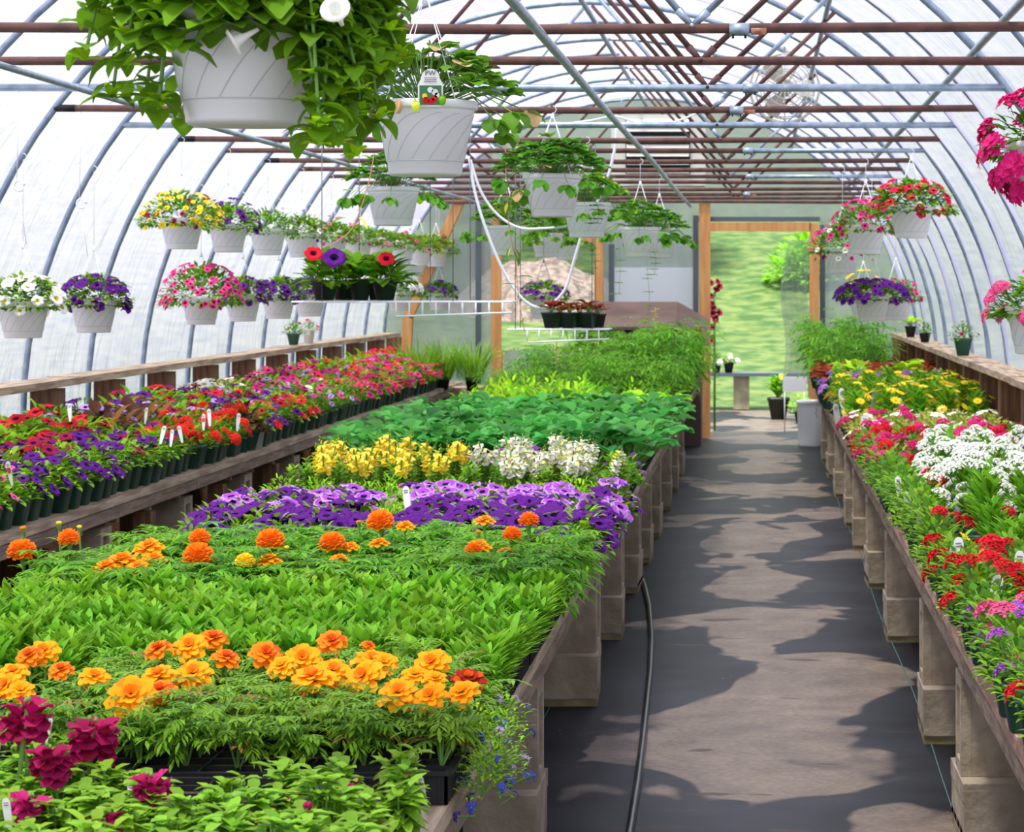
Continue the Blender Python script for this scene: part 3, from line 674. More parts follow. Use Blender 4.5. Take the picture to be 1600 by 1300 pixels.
# ---------------------------------------------------------------- cell trays on the middle bench
def tray_mesh(wd, dp, h=.06):
    q = MB(); t = .006
    q.box((0, 0, .004), (wd-.02, dp-.02, .008), M_black)
    for sx_, sy_, dx, dy in ((0, -1, wd-.012, t), (0, 1, wd-.012, t), (-1, 0, t, dp-.012), (1, 0, t, dp-.012)):
        q.box((sx_*(wd/2-.009), sy_*(dp/2-.009), h/2), (dx, dy, h), M_black)
    for sy_ in (-1, 1): q.box((0, sy_*(dp/2-.004), h), (wd, .016, .006), M_black)
    for sx_ in (-1, 1): q.box((sx_*(wd/2-.004), 0, h), (.016, dp, .006), M_black)
    n = int(wd/.03)
    for i in range(n): 
        for sy_ in (-1, 1): q.box((-wd/2+.02+i*(wd-.04)/(n-1), sy_*(dp/2-.004), h/2), (.004, .006, h-.01), M_black)
    n = int(dp/.03)
    for i in range(n):
        for sx_ in (-1, 1): q.box((sx_*(wd/2-.004), -dp/2+.02+i*(dp-.04)/(n-1), h/2), (.006, .005, h-.01), M_black)
    s = MB(); nx = max(2, int(wd/.065)); ny = max(2, int(dp/.07))
    s.box((0, 0, h-.012), (wd-.03, dp-.03, .006), M_soil)
    for i in range(1, nx): q.box((-wd/2+wd*i/nx, 0, h-.004), (.004, dp-.03, .012), M_black)
    for i in range(1, ny): q.box((0, -dp/2+dp*i/ny, h-.004), (wd-.03, .004, .012), M_black)
    return q.mesh('tray_body'), s.mesh('soil')
TR = tray_mesh(.625, .285); TRH = TR
ti = 0
for r in range(58):
    Y = 4.745+r*.335
    for c, X in enumerate((-.90, -1.535)) if Y > 4.2 else ():
        if Y > 23.5: continue
        t = thing('cell_tray', 'black cell tray on the middle bench, %s, %s row from the camera' % (('aisle side', 'inner side')[c], od(r)), 'seed tray', (X, Y, ZB), 0, 'black cell trays on the middle bench')
        put(TR[0], 'tray_body', t); put(TR[1], 'soil', t)
for X, Yt in ((-.99, 4.08), (-1.62, 4.08), (-.99, 3.76), (-1.62, 3.76), (-1.66, 4.42), (-1.015, 4.42)):
    if X == -1.015: X = -.99
    t = thing('cell_tray', 'black cell tray under the front snapdragons, %s, %s' % ('aisle side' if X > -1.1 else 'left side', {4.08: 'second from the camera', 3.76: 'nearest the camera', 4.42: 'third from the camera'}[Yt]), 'seed tray', (X, Yt, ZB), 0, 'black cell trays on the middle bench')
    put(TR[0], 'tray_body', t); put(TR[1], 'soil', t)
ZP = ZB+.05
def bed(name, cat, what, group, x0, x1, y0, y1, dx, dy, fo, fn, sc_=1, jit=.25, where='', vis=None):
    r = 0; y = y0
    while y < y1:
        x = x1; c = 0
        while x > x0:
            px = VX+x*F/y
            if px > -40:
                X = x+rnd.uniform(-1, 1)*dx*jit; Y = y+rnd.uniform(-1, 1)*dy*jit
                kw = fn(X, Y, VX+X*F/Y) if fn else {}
                if kw is not None:
                    w_ = kw.pop('what', what); s = kw.pop('sc_', sc_)*rnd.uniform(.88, 1.12); f_ = kw.pop('fo', fo)
                    plant(name, '%s, %s from aisle, %s row of %s' % (w_, od(c), od(r), where), cat, group, (X, Y, ZP), f_, sc_=s, **kw)
            x -= dx; c += 1
        y += dy; r += 1
ONES_C = 'one two three four five six seven eight nine ten eleven twelve thirteen fourteen fifteen sixteen seventeen eighteen nineteen twenty'.split()
# A: front snapdragons
bed('snapdragon_plant', 'flower', 'leafy green snapdragon', 'front snapdragons', -1.5, -.64, 3.66, 4.44, .10, .10, 'snapf', lambda X, Y, px: None if (185 < px < 440 and Y > 4.22) or (px > 690 and Y > 4.1) else dict(fk=['budb'], nf=1 if rnd.random() < .5 else 0, R=.03, Hh=.09) , 0.98, where='the front bed')
bed('snapdragon_plant', 'flower', 'leafy green snapdragon', 'left front snapdragons', -1.60, -1.33, 4.38, 4.60, .11, .11, 'snapf', None, 1.0, where='the bed left of the front tray')
def single(mesh_key, x, y, S, nm, label, cat, group=None, s=1, idx=0, stem=None, tilt=None):
    p = P(x, y, S); t = thing(nm, label, cat, (p.x, p.y, ZP), 0, group)
    z = p.z-ZP
    q = MB(); q.tube([(0, 0, 0), (.004, .003, z*.5), (0, 0, z-.01)], .0028, M_stem, 6, False)
    for k in range(5): 
        a = k*2.4; q.leaf((.003, .002, z*(.25+.12*k)), a, .5, .05, .014, M_snap, 3, .8, .3, 'ln')
    put(q.mesh('stem'), 'stem', t); fo_ = put(FL[mesh_key][idx], 'bud' if mesh_key == 'tbud' else 'flower', t, (0, 0, z), tilt or (rnd.uniform(.05, .3), rnd.uniform(-.15, .15), rnd.uniform(0, 6)), s)
    if mesh_key in ('mar', 'marr', 'pom', 'pomg', 'pomy'): put(CALYX, 'calyx', fo_)
    return t
for i, (x, y, S, s, ix, d) in enumerate(((38, 1150, 880, 1.15, 0, 'near the left edge, highest'), (82, 1212, 900, .95, 0, 'below and right of the highest bloom'), (142, 1178, 870, 1.15, 0, 'beside the black tray corner'), (243, 1248, 920, .95, 1, 'in front of the black tray'), (46, 1282, 950, .95, 1, 'in the bottom left corner'), (165, 1306, 960, .8, 1, 'cut by the bottom edge'))):
    single('snapb', x, y, S, 'snapdragon_bloom', 'ruffled burgundy snapdragon bloom on a stem %s' % d, 'flower', 'burgundy snapdragon blooms', s*1.35, ix)
# B: french marigolds
bed('marigold_plant', 'flower', 'ferny green marigold', 'front orange marigolds', -1.56, -.64, 4.69, 5.46, .115, .125, 'mari', lambda X, Y, px: None if (150 < px < 205 and Y < 4.8) else dict(fk=['mar'], nf=0), .98, where='the front marigold bed')
MARI = [(10, 1075, 1, 0), (45, 1028, 1, 2), (68, 1022, 1.1, 0), (20, 1055, 1, 0), (32, 1083, 1, 1), (95, 1050, .9, 2), (147, 1062, 1, 0), (205, 1092, 1.55, 0), (250, 1083, 1.1, 2), (247, 1060, 1.2, 0), (302, 1057, 1.25, 0), (247, 1018, 1.1, 2), (296, 1014, 1.2, 0), (332, 1002, 1.2, 2), (352, 1032, 1.1, 2), (415, 1025, 1.2, 2), (472, 1034, 1.3, 0), (440, 1045, 1.1, 1), (487, 1064, 1.45, 0), (518, 1006, 1.15, 2), (520, 1053, 1.2, 0), (568, 1062, 1.35, 0), (580, 1038, 1.3, 0), (600, 1040, 1.1, 1), (622, 1088, 1.3, 0), (648, 1059, 1.05, 1), (674, 1040, 1.25, 0), (680, 1065, .95, 1), (672, 1092, 1.05, 0), (722, 1087, 1.25, 1), (575, 1012, .6, 2)]
for i, (x, y, s, ix) in enumerate(MARI):
    S = 742+(y-1050)*1.1
    single('mar', x, y-3, S, 'marigold_bloom', 'ruffled %s marigold bloom, %s from the left in the front orange row' % (('golden orange', 'golden yellow', 'deep orange')[ix], od(i)), 'flower', 'front marigold blooms', s*1.1, ix, tilt=(rnd.uniform(.35, .8), rnd.uniform(-.3, .3), rnd.uniform(-.5, .5)))
single('marr', 732, 1062, 745, 'marigold_bloom', 'rust red and orange marigold bloom at the right end of the front row', 'flower', s=1.3, tilt=(.5, .1, 0))
# trailing lobelia on the corner of the tray
for i, (x, y, S) in enumerate(((790, 1075, 740), (800, 1120, 765), (775, 1140, 780), (805, 1160, 790), (780, 1195, 800), (812, 1095, 742), (765, 1110, 770), (790, 1165, 800))):
    p = P(x, y, S); plant('trailing_lobelia', 'trailing lobelia with small blue and lilac flowers, %s over the tray edge by the aisle' % od(i), 'flower', 'trailing lobelia', (p.x-.03, p.y, p.z-.06), 'lob', ['lobp'] if i < 3 else ['lobe'], 5, .62, R=.11, Hh=.10, lo=-.6)
# C: narrow green leaves
bed('zinnia_seedling', 'seedling', 'bright green lance-leaved seedling', 'bright green seedlings', -2.05, -.60, 5.5, 6.75, .088, .088, 'lance', None, 1.0, where='the plain green bed')
# D: tall marigolds
bed('tall_marigold_plant', 'flower', 'dark green ferny tall marigold', 'tall marigold foliage', -2.05, -.64, 6.8, 8.0, .15, .15, 'afr', None, 1.05, where='the tall marigold bed')
for i, (x, y, s, k, ix) in enumerate(((35, 875, 1.0, 'pom', 0), (36, 832, 1, 'tbud', 0), (92, 824, 1, 'tbud', 1), (124, 830, .9, 'tbud', 1), (108, 852, .9, 'pom', 1), (165, 893, 1, 'pomg', 0), (190, 884, 1.3, 'pomg', 0), (215, 895, 1, 'pomg', 0), (232, 862, 1.1, 'pomg', 0), (240, 880, .9, 'pomg', 0), (310, 882, 1.05, 'pom', 0), (312, 852, .9, 'pom', 1), (383, 888, .85, 'pomy', 0), (423, 858, 1.0, 'pom', 0), (420, 882, .9, 'pomg', 0), (448, 862, .9, 'tbud', 1), (520, 862, .95, 'pom', 0), (548, 860, .6, 'pomg', 0), (530, 880, .7, 'pomg', 0), (595, 828, 1.0, 'pom', 0), (592, 855, .75, 'pomg', 0), (633, 828, .7, 'pomg', 0), (561, 822, .8, 'tbud', 0), (748, 860, .9, 'pomg', 0), (740, 870, .75, 'pom', 1), (757, 820, .8, 'pomg', 0), (748, 838, .8, 'tbud', 0), (800, 847, .85, 'pom', 1), (826, 825, .9, 'pom', 1), (790, 868, .6, 'pomg', 0))):
    S = 520+(y-850)*.5
    single(k, x, y-6, S, 'tall_marigold', '%s, %s from the left on the tall marigold bed' % ({'pom': 'round orange pompom marigold', 'pomg': 'flat golden marigold bloom', 'pomy': 'round yellow marigold', 'tbud': 'slim marigold bud'}[k], od(i)), 'flower', 'tall marigold blooms', s*(1.3 if k != 'tbud' else 1), ix, tilt=(rnd.uniform(.1, .35), rnd.uniform(-.1, .1), 0))
# D2: low green bed in front of the petunias
bed('verbena_plant', 'flower', 'low leafy green verbena', 'low green verbenas', -2.05, -.62, 8.02, 8.5, .15, .15, 'verb', lambda X, Y, px: dict(fk=['vlil'] if rnd.random() < .8 else ['vred'], nf=1, fs=.5, R=.08, Hh=.11), .85, where='the strip before the petunias')
# E: purple petunias
def pe(X, Y, px):
    if 595 < px < 650 and 8.7 < Y < 9.9: return dict(fo='lob', what='green plant without blooms')
    lf = Y > 9.15
    return dict(fk=['violet', 'violet', 'purple'] if lf else ['purple'], nf=13, R=.105, Hh=.13, what='%s petunia in bloom' % ('lilac and violet' if lf else 'deep purple'), fs=1.38)
bed('petunia_plant', 'flower', 'petunia', 'purple petunias on the middle bench', -2.07, -.62, 8.55, 9.85, .155, .16, 'petunia', pe, 1.0, where='the purple bed')
# F: yellow and white snapdragons
def sn(X, Y, px):
    r_ = rnd.random()
    if Y > 11.1: return dict(fk=['vlil', 'vpur'], nf=1, fs=.8, R=.08, Hh=.16, what='green plant with tiny lilac heads', fo='verb')
    if Y < 10.2: return dict(fk=['pinks', 'redc'] , nf=1 if r_ < .35 else 0, R=.05, Hh=.14, fo='lob', what='low green plant behind the petunias')
    if 500 < px < 730 and r_ < .75: return dict(fk=['snapy'], nf=4, R=.05, Hh=.165, lo=.7, fs=1.35, what='yellow snapdragon plant')
    if (740 < px < 930) and r_ < .8: return dict(fk=['snapw'], nf=4, R=.05, Hh=.165, lo=.7, fs=1.35, what='white snapdragon plant')
    if 930 < px < 970 and r_ < .5: return dict(fk=['snapy', 'snapw'], nf=1, R=.03, Hh=.15, lo=.8, what='pale yellow snapdragon plant')
    return dict(what='green snapdragon plant without blooms')
bed('snapdragon_plant', 'flower', 'snapdragon', 'yellow and white snapdragons', -2.05, -.63, 9.98, 11.6, .15, .17, 'snap', sn, 1.0, where='the snapdragon bed')
# G: cabbages
bed('cabbage_seedling', 'vegetable seedling', 'round-leaved blue-green cabbage seedling', 'cabbage seedlings', -2.0, -.64, 11.8, 15.3,   .15, .20, 'cab', None, 1.5, where='the cabbage bed')
# H lettuce and herbs
bed('lettuce_plant', 'vegetable seedling', 'yellow-green lettuce', 'lettuces on the middle bench', -2.0, -.64, 15.5, 17.9, .2, .24, 'let', lambda X, Y, px: dict(fo=('redlet' if (rnd.random() < .3 and px > 940) else ('herb' if px < 930 else 'let')), what='bright green leafy vegetable'), 1.35, where='the lettuce bed')
# I tomatoes
bed('tomato_plant', 'vegetable seedling', 'dark green feathery tomato plant', 'tomato plants on the middle bench', -2.05, -.68, 18.1, 22.9, .26, .36, 'tom', lambda X, Y, px: dict(sc_=(1.05 if Y < 20 else 1.45)*(1 if px > 900 else .72), fo='tom' if rnd.random() < .75 else 'herb'), 1.0, where='the tomato bed')
# tall bolting stalks
for i, (x, y, S, k) in enumerate(((1022, 480, 172, 'y'), (1052, 512, 178, 'w'), (783, 545, 195, 'y'), (868, 530, 190, 'w'))):
    p = P(x, y, S); t = thing('bolting_stalk', 'thin flowering stalk with %s blossoms, %s standing above the tomato plants' % ({'y': 'yellow', 'w': 'cream'}[k], od(i)), 'flower', (p.x, p.y, ZP))
    z = p.z-ZP; q = MB(); q.tube([(0, 0, 0), (.01, 0, z)], .005, M_stem, 5); put(q.mesh('stalk'), 'stalk', t)
    q = MB()
    for j in range(14): a = j*2.4; q.leaf((.01, 0, z*(.55+.45*j/14)), a, .3, .05, .035, PMt['yellow' if k == 'y' else 'pale'], 2)
    put(q.mesh('blossom'), 'blossom', t)

# ---------------------------------------------------------------- green pots on the left bench
def left_kind(Y, row):
    if row == 0:
        if Y < 9.8: return 'petunia', ['pinks'], 5, 'small pink petunia'
        if Y < 11.5: return 'petunia', ['purple'], 9, 'deep purple petunia'
        if Y < 12.6: return 'petunia', ['burg', 'purple'], 5, 'burgundy and purple petunia'
        if Y < 14.2: return 'verb', ['vcor'], 5, 'coral red verbena'
        if Y < 14.5: return 'vine', [], 0, 'dark purple sweet potato vine'
        if Y < 16.2: return 'petunia', ['purple', 'red', 'red'], 8, 'red and purple petunia'
        if Y < 18.2: return 'verb', ['lav', 'pinkp'], 3, 'leafy green petunia with few blooms'
        return 'petunia', ['pinkp', 'mag', 'cherry'], 8, 'magenta petunia'
    if row == 1:
        if Y < 11.6: return 'petunia', ['purple', 'burg'], 8, 'purple and burgundy petunia'
        if Y < 12.4: return 'petunia', ['burg', 'burg', 'purple'], 9, 'burgundy petunia'
        if Y < 14.2: return 'verb', ['vcor', 'vcor', 'lav'], 5, 'coral verbena'
        if Y < 16.4: return 'petunia', ['red', 'purple', 'lav'], 7, 'red and purple petunia'
        if Y < 18.0: return 'petunia', ['mag', 'pinkp', 'white'], 6, 'magenta and pink petunia'
        return 'petunia', ['pinkp', 'mag', 'red', 'cherry'], 8, 'hot pink petunia'
    if row == 2:
        if Y < 12.2: return 'petunia', ['red', 'red', 'burg'], 8, 'red petunia'
        if Y < 13.4: return 'vine', ['lav'], 3, 'purple-leaved plant with lilac flowers'
        if Y < 15.8: return 'petunia', ['red', 'burg', 'lav', 'purple'], 8, 'red petunia with purple blooms'
        if Y < 17.4: return 'small', ['mag', 'lav'], 6, 'dusky magenta petunia'
        return 'petunia', ['pinkp', 'mag', 'vlil', 'red'], 8, 'pink petunia'
    if Y < 12.0: return 'petunia', ['red'], 7, 'bright red petunia'
    if Y < 13.3: return 'small', ['lav', 'lav', 'purple'], 6, 'bushy green plant with lilac flowers'
    if Y < 15.2: return 'petunia', ['burg', 'red', 'purple'], 8, 'crimson petunia'
    if Y < 16.3: return 'white_leaf', ['white'], 5, 'white-flowered plant'
    if Y < 18.5: return 'small', ['mag', 'mag', 'pinkp'], 7, 'magenta calibrachoa'
    return 'petunia', ['red', 'cherry', 'mag', 'red'], 7, 'red and cherry petunia'
PT = MB()
for row in range(4):
    Y = 9.05; c = 0
    while Y < 23.4:
        fo, fk, nf, wt = left_kind(Y, row)
        X = -3.06-row*.155+rnd.uniform(-.015, .015)
        pot = WPOT if (row == 0 and 14.5 < Y < 14.7) else POT
        plant('potted_flower', '%s, %s row of left bench, %s from near end' % (wt, ('front', 'second', 'third', 'back')[row], od(c)), 'potted plant', 'potted flowers on the left bench', (X, Y+rnd.uniform(-.015, .015), ZB), fo, fk, nf, (1.2, 1.32, 1.5, 1.7)[row]*rnd.uniform(.92, 1.08), R=.10, Hh=.13, pot=pot, fs=1.0)
        Y += .178; c += 1
# ---------------------------------------------------------------- right bench
def right_kind(Y, row):
    if Y < 5.1: return 'verb', ['vred'], 2, 'scarlet verbena', .9
    if Y < 6.25: return 'verb', ['vpur', 'vpur', 'vpink'] if row < 3 else ['vpur'], 4, 'violet verbena', .95
    if Y < 7.6: return 'verb', (['geran', 'vred'] if row != 2 else ['vmag', 'geran']), 2, 'red geranium', 1.0
    if Y < 8.3: return ('lancet' if row else 'verb'), ['daisy', 'vred'], 1, 'leafy green plant', .85
    if Y < 11: return ('lancet' if row > 0 else 'verb'), (['alys'] if row > 0 else ['alys', 'vred']), ((17 if Y > 8.9 or row > 3 else 2) if row > 0 else 1), 'white-flowered stock' if row > 0 else 'trailing green plant', 1.05
    if Y < 13.2: return 'verb', ['vmag', 'vmag', 'vred'], 3, 'magenta verbena', 1.0
    if Y < 14.8: return 'white_leaf', ['white', 'vmag'] if row < 2 else ['white'], 2, 'silvery green plant', 1
    if Y < 18.0: return 'lancet', ['daisy'], 4, 'yellow daisy', 1.1
    if Y < 18.9: return 'snap', ['vpur', 'vlil'], 6, 'purple salvia', 1.25
    if Y < 20.0: return ('let' if row % 2 else 'redlet'), [], 0, 'loose-leaf lettuce', 1.7
    return 'tom', [], 0, 'dark green tomato plant', 1.1 if Y < 21.5 else 1.35
Y = 4.6; c = 0
while Y < 23.6:
    for row in range(5):
        X = .612+row*.19+rnd.uniform(-.02, .02)
        if VX+X*F/Y > 1680: continue
        fo, fk, nf, wt, s = right_kind(Y, row)
        if Y > 20.0 and (c % 2 or row in (1, 3, 4)): continue
        plant('potted_plant', '%s in green pot, %s from aisle, %s row of right bench' % (wt, ONES[row], od(c)), 'potted plant', 'potted plants on the right bench', (X, Y+rnd.uniform(-.03, .03), ZB), fo, fk, nf, s*1.12, R=.10, Hh=(.14 if fo != 'lancet' else .205), pot=POT, fs=1.05)
    Y += .19; c += 1
# ---------------------------------------------------------------- plant tags
def tag_mesh(h=.09, wd=.022, col=None):
    q = MB(); n = 6; vs = [(-wd/2*.5, 0, -h*.6), (wd/2*.5, 0, -h*.6), (wd/2, 0, 0), (wd/2, 0, h*.4)]
    vs += [(wd/2*math.cos(PI*k/n), 0, h*.4+wd/2*math.sin(PI*k/n)*1.3) for k in range(1, n)]+[(-wd/2, 0, h*.4), (-wd/2, 0, 0)]
    N_ = len(vs); vs2 = [(x, .0012, z) for x, y, z in vs]
    q.add(vs+vs2, [tuple(range(N_)), tuple(range(2*N_-1, N_-1, -1))]+[(i, i+N_, (i+1) % N_+N_, (i+1) % N_) for i in range(N_)], M_tag, False)
    if col: q.box((0, -.0012, h*.12), (wd*.8, .001, h*.25), col)
    for k in range(2): q.box((0, -.0012, h*(.34+.07*k)), (wd*.6, .001, h*.018), M_ink)
    return q.mesh('plant_tag')
TG = [tag_mesh(), tag_mesh(.09, .022, M_tred), tag_mesh(.1, .02, M_tgreen)]
def ptag(X, Y, z, label, s=1, k=0, rx=None):
    o = bpy.data.objects.new('plant_tag', TG[k]); C.objects.link(o); o.location = (X, Y, z); o.scale = (s,)*3; o.rotation_euler = (rx if rx is not None else rnd.uniform(-.35, .1), rnd.uniform(-.25, .25), rnd.uniform(-.5, .5))
    tag(o, label, 'plant tag', 'white plant tags')
RT = [(1583, 1033, 640, 1.3, 1), (1553, 945, 560, 1.6, 0), (1500, 880, 500, 1.5, 0), (1592, 900, 520, 1.4, 0), (1490, 885, 505, 1.2, 0), (1563, 1000, 590, 1.2, 0), (1565, 870, 470, 1.2, 0), (1420, 795, 400, 1.2, 0), (1405, 770, 380, 1.2, 0), (1498, 785, 400, 1.3, 0), (1515, 800, 405, 1.1, 0), (1437, 820, 420, 1.1, 0), (1350, 680, 270, 2.2, 0), (1352, 705, 275, 1.8, 1), (1370, 690, 270, 1.5, 0), (1318, 635, 232, 2.2, 0), (1308, 655, 235, 1.8, 0), (1365, 632, 235, 1.7, 0), (1435, 648, 240, 1.7, 0), (1490, 635, 235, 1.6, 0), (1530, 640, 238, 1.3, 0), (1562, 655, 245, 1.5, 0), (1480, 670, 262, 1.2, 0), (1545, 790, 400, 1.6, 0), (1590, 640, 240, 1.3, 0), (1410, 640, 238, 1.3, 0)]
for i, (x, y, S, s, k) in enumerate(RT):
    p = P(x, y-4, S*1.035); s *= .95; ptag(p.x, p.y, p.z, 'white plant tag stuck among the right bench pots, %s counted from the camera' % od(i), s, k)
for i, (x, y, S, s, k) in enumerate(((109, 650, 330, 1.2, 0), (254, 685, 320, 1.3, 0), (268, 690, 320, 1.2, 0), (282, 684, 318, 1.2, 0), (327, 658, 300, 1.3, 0), (318, 665, 300, 1.2, 1), (372, 665, 280, 1.4, 0), (228, 655, 300, 1.2, 0), (15, 745, 385, 1.4, 1))):
    p = P(x, y-6, S*1.02); s *= .68; ptag(p.x, p.y, p.z, 'white plant tag among the left bench pots, %s counted from the camera' % od(i), s, k)
for i, (x, y, S, s, k, d) in enumerate(((636, 785, 420, 1.25, 0, 'between the purple petunias'), (76, 1140, 860, .45, 1, 'beside the highest burgundy snapdragon'), (595, 1125, 830, .01, 0, ''), (660, 1232, 880, .45, 1, 'in the front snapdragons near the tray corner'), (12, 1275, 960, .6, 0, 'in the bottom left corner'), (203, 1240, 900, .35, 0, 'left of the lowest magenta snapdragon'))):
    if s > .02: p = P(x, y, S); ptag(p.x, p.y, p.z, 'white plant tag standing %s' % d, s, k)

# ---------------------------------------------------------------- hanging baskets
def basket_pot():
    q = MB(); q.lathe([(.0, 0), (.094, 0), (.100, .006), (.102, .035), (.1045, .037), (.133, .175), (.1335, .178), (.140, .179), (.142, .183), (.142, .198), (.139, .202), (.133, .202), (.130, .185), (.125, .170)], M_white, 48); 
    r = MB()
    for k in range(14):
        pts = []
        for i in range(13):
            t = i/12; z = .04+.125*math.sin(t*PI/2); a = 2*PI*k/14+t*1.15; rr = .1046+(z-.037)*(.0285/.138)+.0004; pts.append((rr*math.cos(a), rr*math.sin(a), z))
        r.tube(pts, .0009, M_groove_shade, 4, False)  # thin grey tubes paint the shade of the pot's swirled grooves
    r.tube([(.1052*math.cos(a), .1052*math.sin(a), .0375) for a in [2*PI*i/40 for i in range(41)]], .0008, M_groove_shade, 4, False)
    s = MB(); s.lathe([(0, 0), (.128, 0)], M_soil, 24)
    return q.mesh('pot'), r.mesh('groove_shade'), s.mesh('soil')
BP, BR, BS = basket_pot()
def hangm(hk, up, m=M_wire, legs=4, r=.0016):
    q = MB()
    for k in range(legs): a = PI/4+2*PI*k/legs; q.tube([(.139*math.cos(a), .139*math.sin(a), .185), (.006*math.cos(a), .006*math.sin(a), hk)], r, m, 5)
    q.tube([(0, 0, hk-.02), (0, 0, hk+.012)], .009, m, 6)
    pts = [(0, 0, hk), (0, 0, up-.02)]+[(.018*math.sin(a)-.0, 0, up+.012-.018*math.cos(a)+0) for a in (0, .8, 1.6, 2.4, 3.1)]
    q.tube(pts, .0018, m, 5)
    return q.mesh('hanger')
HGC = {}
def basket(label, X, Y, zrim, k, fo_mesh, fk, nf, R=.2, Hh=.14, up=None, fs=1, lo=-.3, hk=.5, fosc=(1, 1, 1), groove_lines=True, group='white hanging baskets', wire=M_wire):
    z = zrim-.2*k; t = thing('hanging_basket', label, 'hanging basket', (X, Y, z), 0, group, k)
    pt_ = put(BP, 'pot', t); put(BS, 'soil', t, (0, 0, .18))
    if groove_lines: put(BR, 'groove_shade', pt_, rot=(0, 0, rnd.uniform(0, 6)))
    if up is None:
        off = X-CX; up = min(ZC, hoop(off)-.02)
    upl = (up-z)/k-.02; hk_ = min(hk, upl-.03) if upl > hk else max(.24, upl-.02)
    key = (round(hk_, 2), round(upl, 2), wire.name)
    if key not in HGC: HGC[key] = hangm(hk_, max(upl, hk_+.01), wire)
    put(HGC[key], 'hanger', t)
    if fo_mesh: put(rnd.choice(fo_mesh), 'foliage', t, (0, 0, .185), (0, 0, rnd.uniform(0, 6)), fosc)
    if nf:
        flowers(t, fk, nf, R, Hh, .19, fs, lo)
    return t
HB1 = [fol_bush(.2, .14, 620, .045, .026, M_leaf, lo=-.4, m2=M_leafdk, stems=0, fill=.6) for i in range(2)]
HBs = [fol_bush(.2, .15, 850, .040, .017, M_leaf, lo=-.4, m2=M_leafdk, stems=0, fill=.6) for i in range(2)]
HBt = [fol_trif(80, .24, .18, .060, M_straw, 16, M_lime) for i in range(2)]
HBt2 = [fol_trif(85, .26, .18, .068, M_straw, 12, M_dead) for i in range(1)]
HBi = [fol_bush(.2, .17, 160, .07, .035, M_leafdk, lo=-.6)]
kp = .88
for n, d, fo, fk, nf, fs in ((5, 'yellow calibrachoa with red blooms, nearest of the upper left row', HBs, ['yellow', 'yellow', 'yellow', 'redc'], 130, 1.15), (6, 'purple petunia beside the yellow one', HB1, ['purple'], 36, 1), (7, 'small lilac flowers, third in the upper left row', HBs, ['purc', 'lav'], 16, .8), (8, 'white impatiens, fourth in the upper left row', HB1, ['white', 'white', 'purc'], 22, .95), (9, 'hot pink petunia behind the white one', HB1, ['pinkp', 'pinks'], 22, 1), (10, 'pink and green foliage, sixth in the upper left row', HB1, ['pinks'], 6, 1), (11, 'pink petunia, seventh in the upper left row', HB1, ['pinks', 'redc'], 12, 1), (12, 'rose petunia, eighth in the upper left row', HB1, ['pinkp', 'redc'], 14, 1), (13, 'pink petunia next to the far yellow basket', HB1, ['pinkp', 'purc'], 12, 1), (14, 'yellow and dark red calibrachoa, farthest on the left', HBs, ['yellow', 'yellow', 'redc', 'purc'], 45, 1.1)):
    basket('white hanging basket of '+d, -3.31, YN(n)-.03, 1.97-.003*(n-5), kp, fo, fk, nf, .27 if n == 5 else .23, .2, fs=fs, fosc=(1.3, 1.3, 1.25) if n in (5, 14) else (1.1, 1.1, 1.1))
for n, d, fo, fk, nf in ((3, 'large white petunias, nearest of the lower left row', HB1, ['white'], 50), (4, 'dark purple petunias beside the white ones', HB1, ['purple'], 48), (6, 'pink petunias with dark centres in the lower left row', HBs, ['pinkp'], 120), (7, 'dark purple petunias beside the pink ones', HB1, ['purple'], 40), (8, 'purple petunias left of the wire shelf', HB1, ['purple'], 32), (9, 'purple petunias behind the wire shelf pots', HB1, ['purple'], 32), (12, 'white geraniums behind the wire shelf', HB1, ['gerw'], 12), (14, 'purple petunias by the back wall corner', HB1, ['purple'], 24)):
    X = -3.48 if n < 12 else {12: -3.32, 14: -3.28}[n]
    basket('white hanging basket of '+d, X, YN(n)-.03, 1.515-(.02 if n == 14 else 0), kp, fo, fk, nf, (.22 if n != 6 else .29), .16 if n != 6 else .26, fs=1.25 if n != 6 else 1.05, up=hoop(X-CX)-.02, fosc=(1.05, 1.05, 1.1) if n != 6 else (1.35, 1.35, 1.6))
basket('white hanging basket of red petunias, largest on the right', .964, YN(6)-.03, 2.08, 1, HB1, ['cherry', 'cherry', 'red'], 60, .25, .2, fosc=(1.3, 1.3, 1.2), fs=1.05, lo=-.25)
basket('white hanging basket of pink calibrachoa left of the red petunias', .735, YN(7)-.03, 1.99, .98, HBs, ['pinkp', 'mag'], 95, .24, .2, fosc=(1.15, 1.15, 1.2), fs=.8)
basket('white hanging basket of trailing pink and white flowers, farthest of the upper right three', .62, YN(8)-.03, 1.86, .95, HBs, ['pinkp', 'mag', 'white'], 75, .26, .2, fosc=(1.2, 1.2, 1.2), fs=.8, lo=-.5)
basket('white hanging basket of dark purple petunias, low on the right side', .84, YN(8)+.06, 1.51, .95, HB1, ['purple'], 100, .29, .14, fosc=(1.25, 1.25, .9), fs=1.1, hk=.55)
basket('white hanging basket of pink calibrachoa behind the low purple petunias', 1.08, YN(9)-.03, 1.50, .95, HBs, ['pinkp', 'mag'], 40, .22, .16, fs=.8)
basket('white hanging basket of yellow daisies behind the low purple petunias', .88, YN(10)-.03, 1.50, .9, HBs, ['daisy'], 22, .2, .24, fs=1.1, lo=.3)
basket('hanging basket of hot pink impatiens, high at the right edge', 1.06, YN(1)-.05, 2.12, 1, HBi, ['impat'], 44, .22, .2, fs=.85, lo=-.9)
basket('hanging basket of pink geraniums, low at the right edge', 1.19, YN(2)-.05, 1.50, 1, HB1, ['vpink'], 30, .22, .16, fs=1.1, lo=-.6, up=hoop(1.19-CX)-.02)
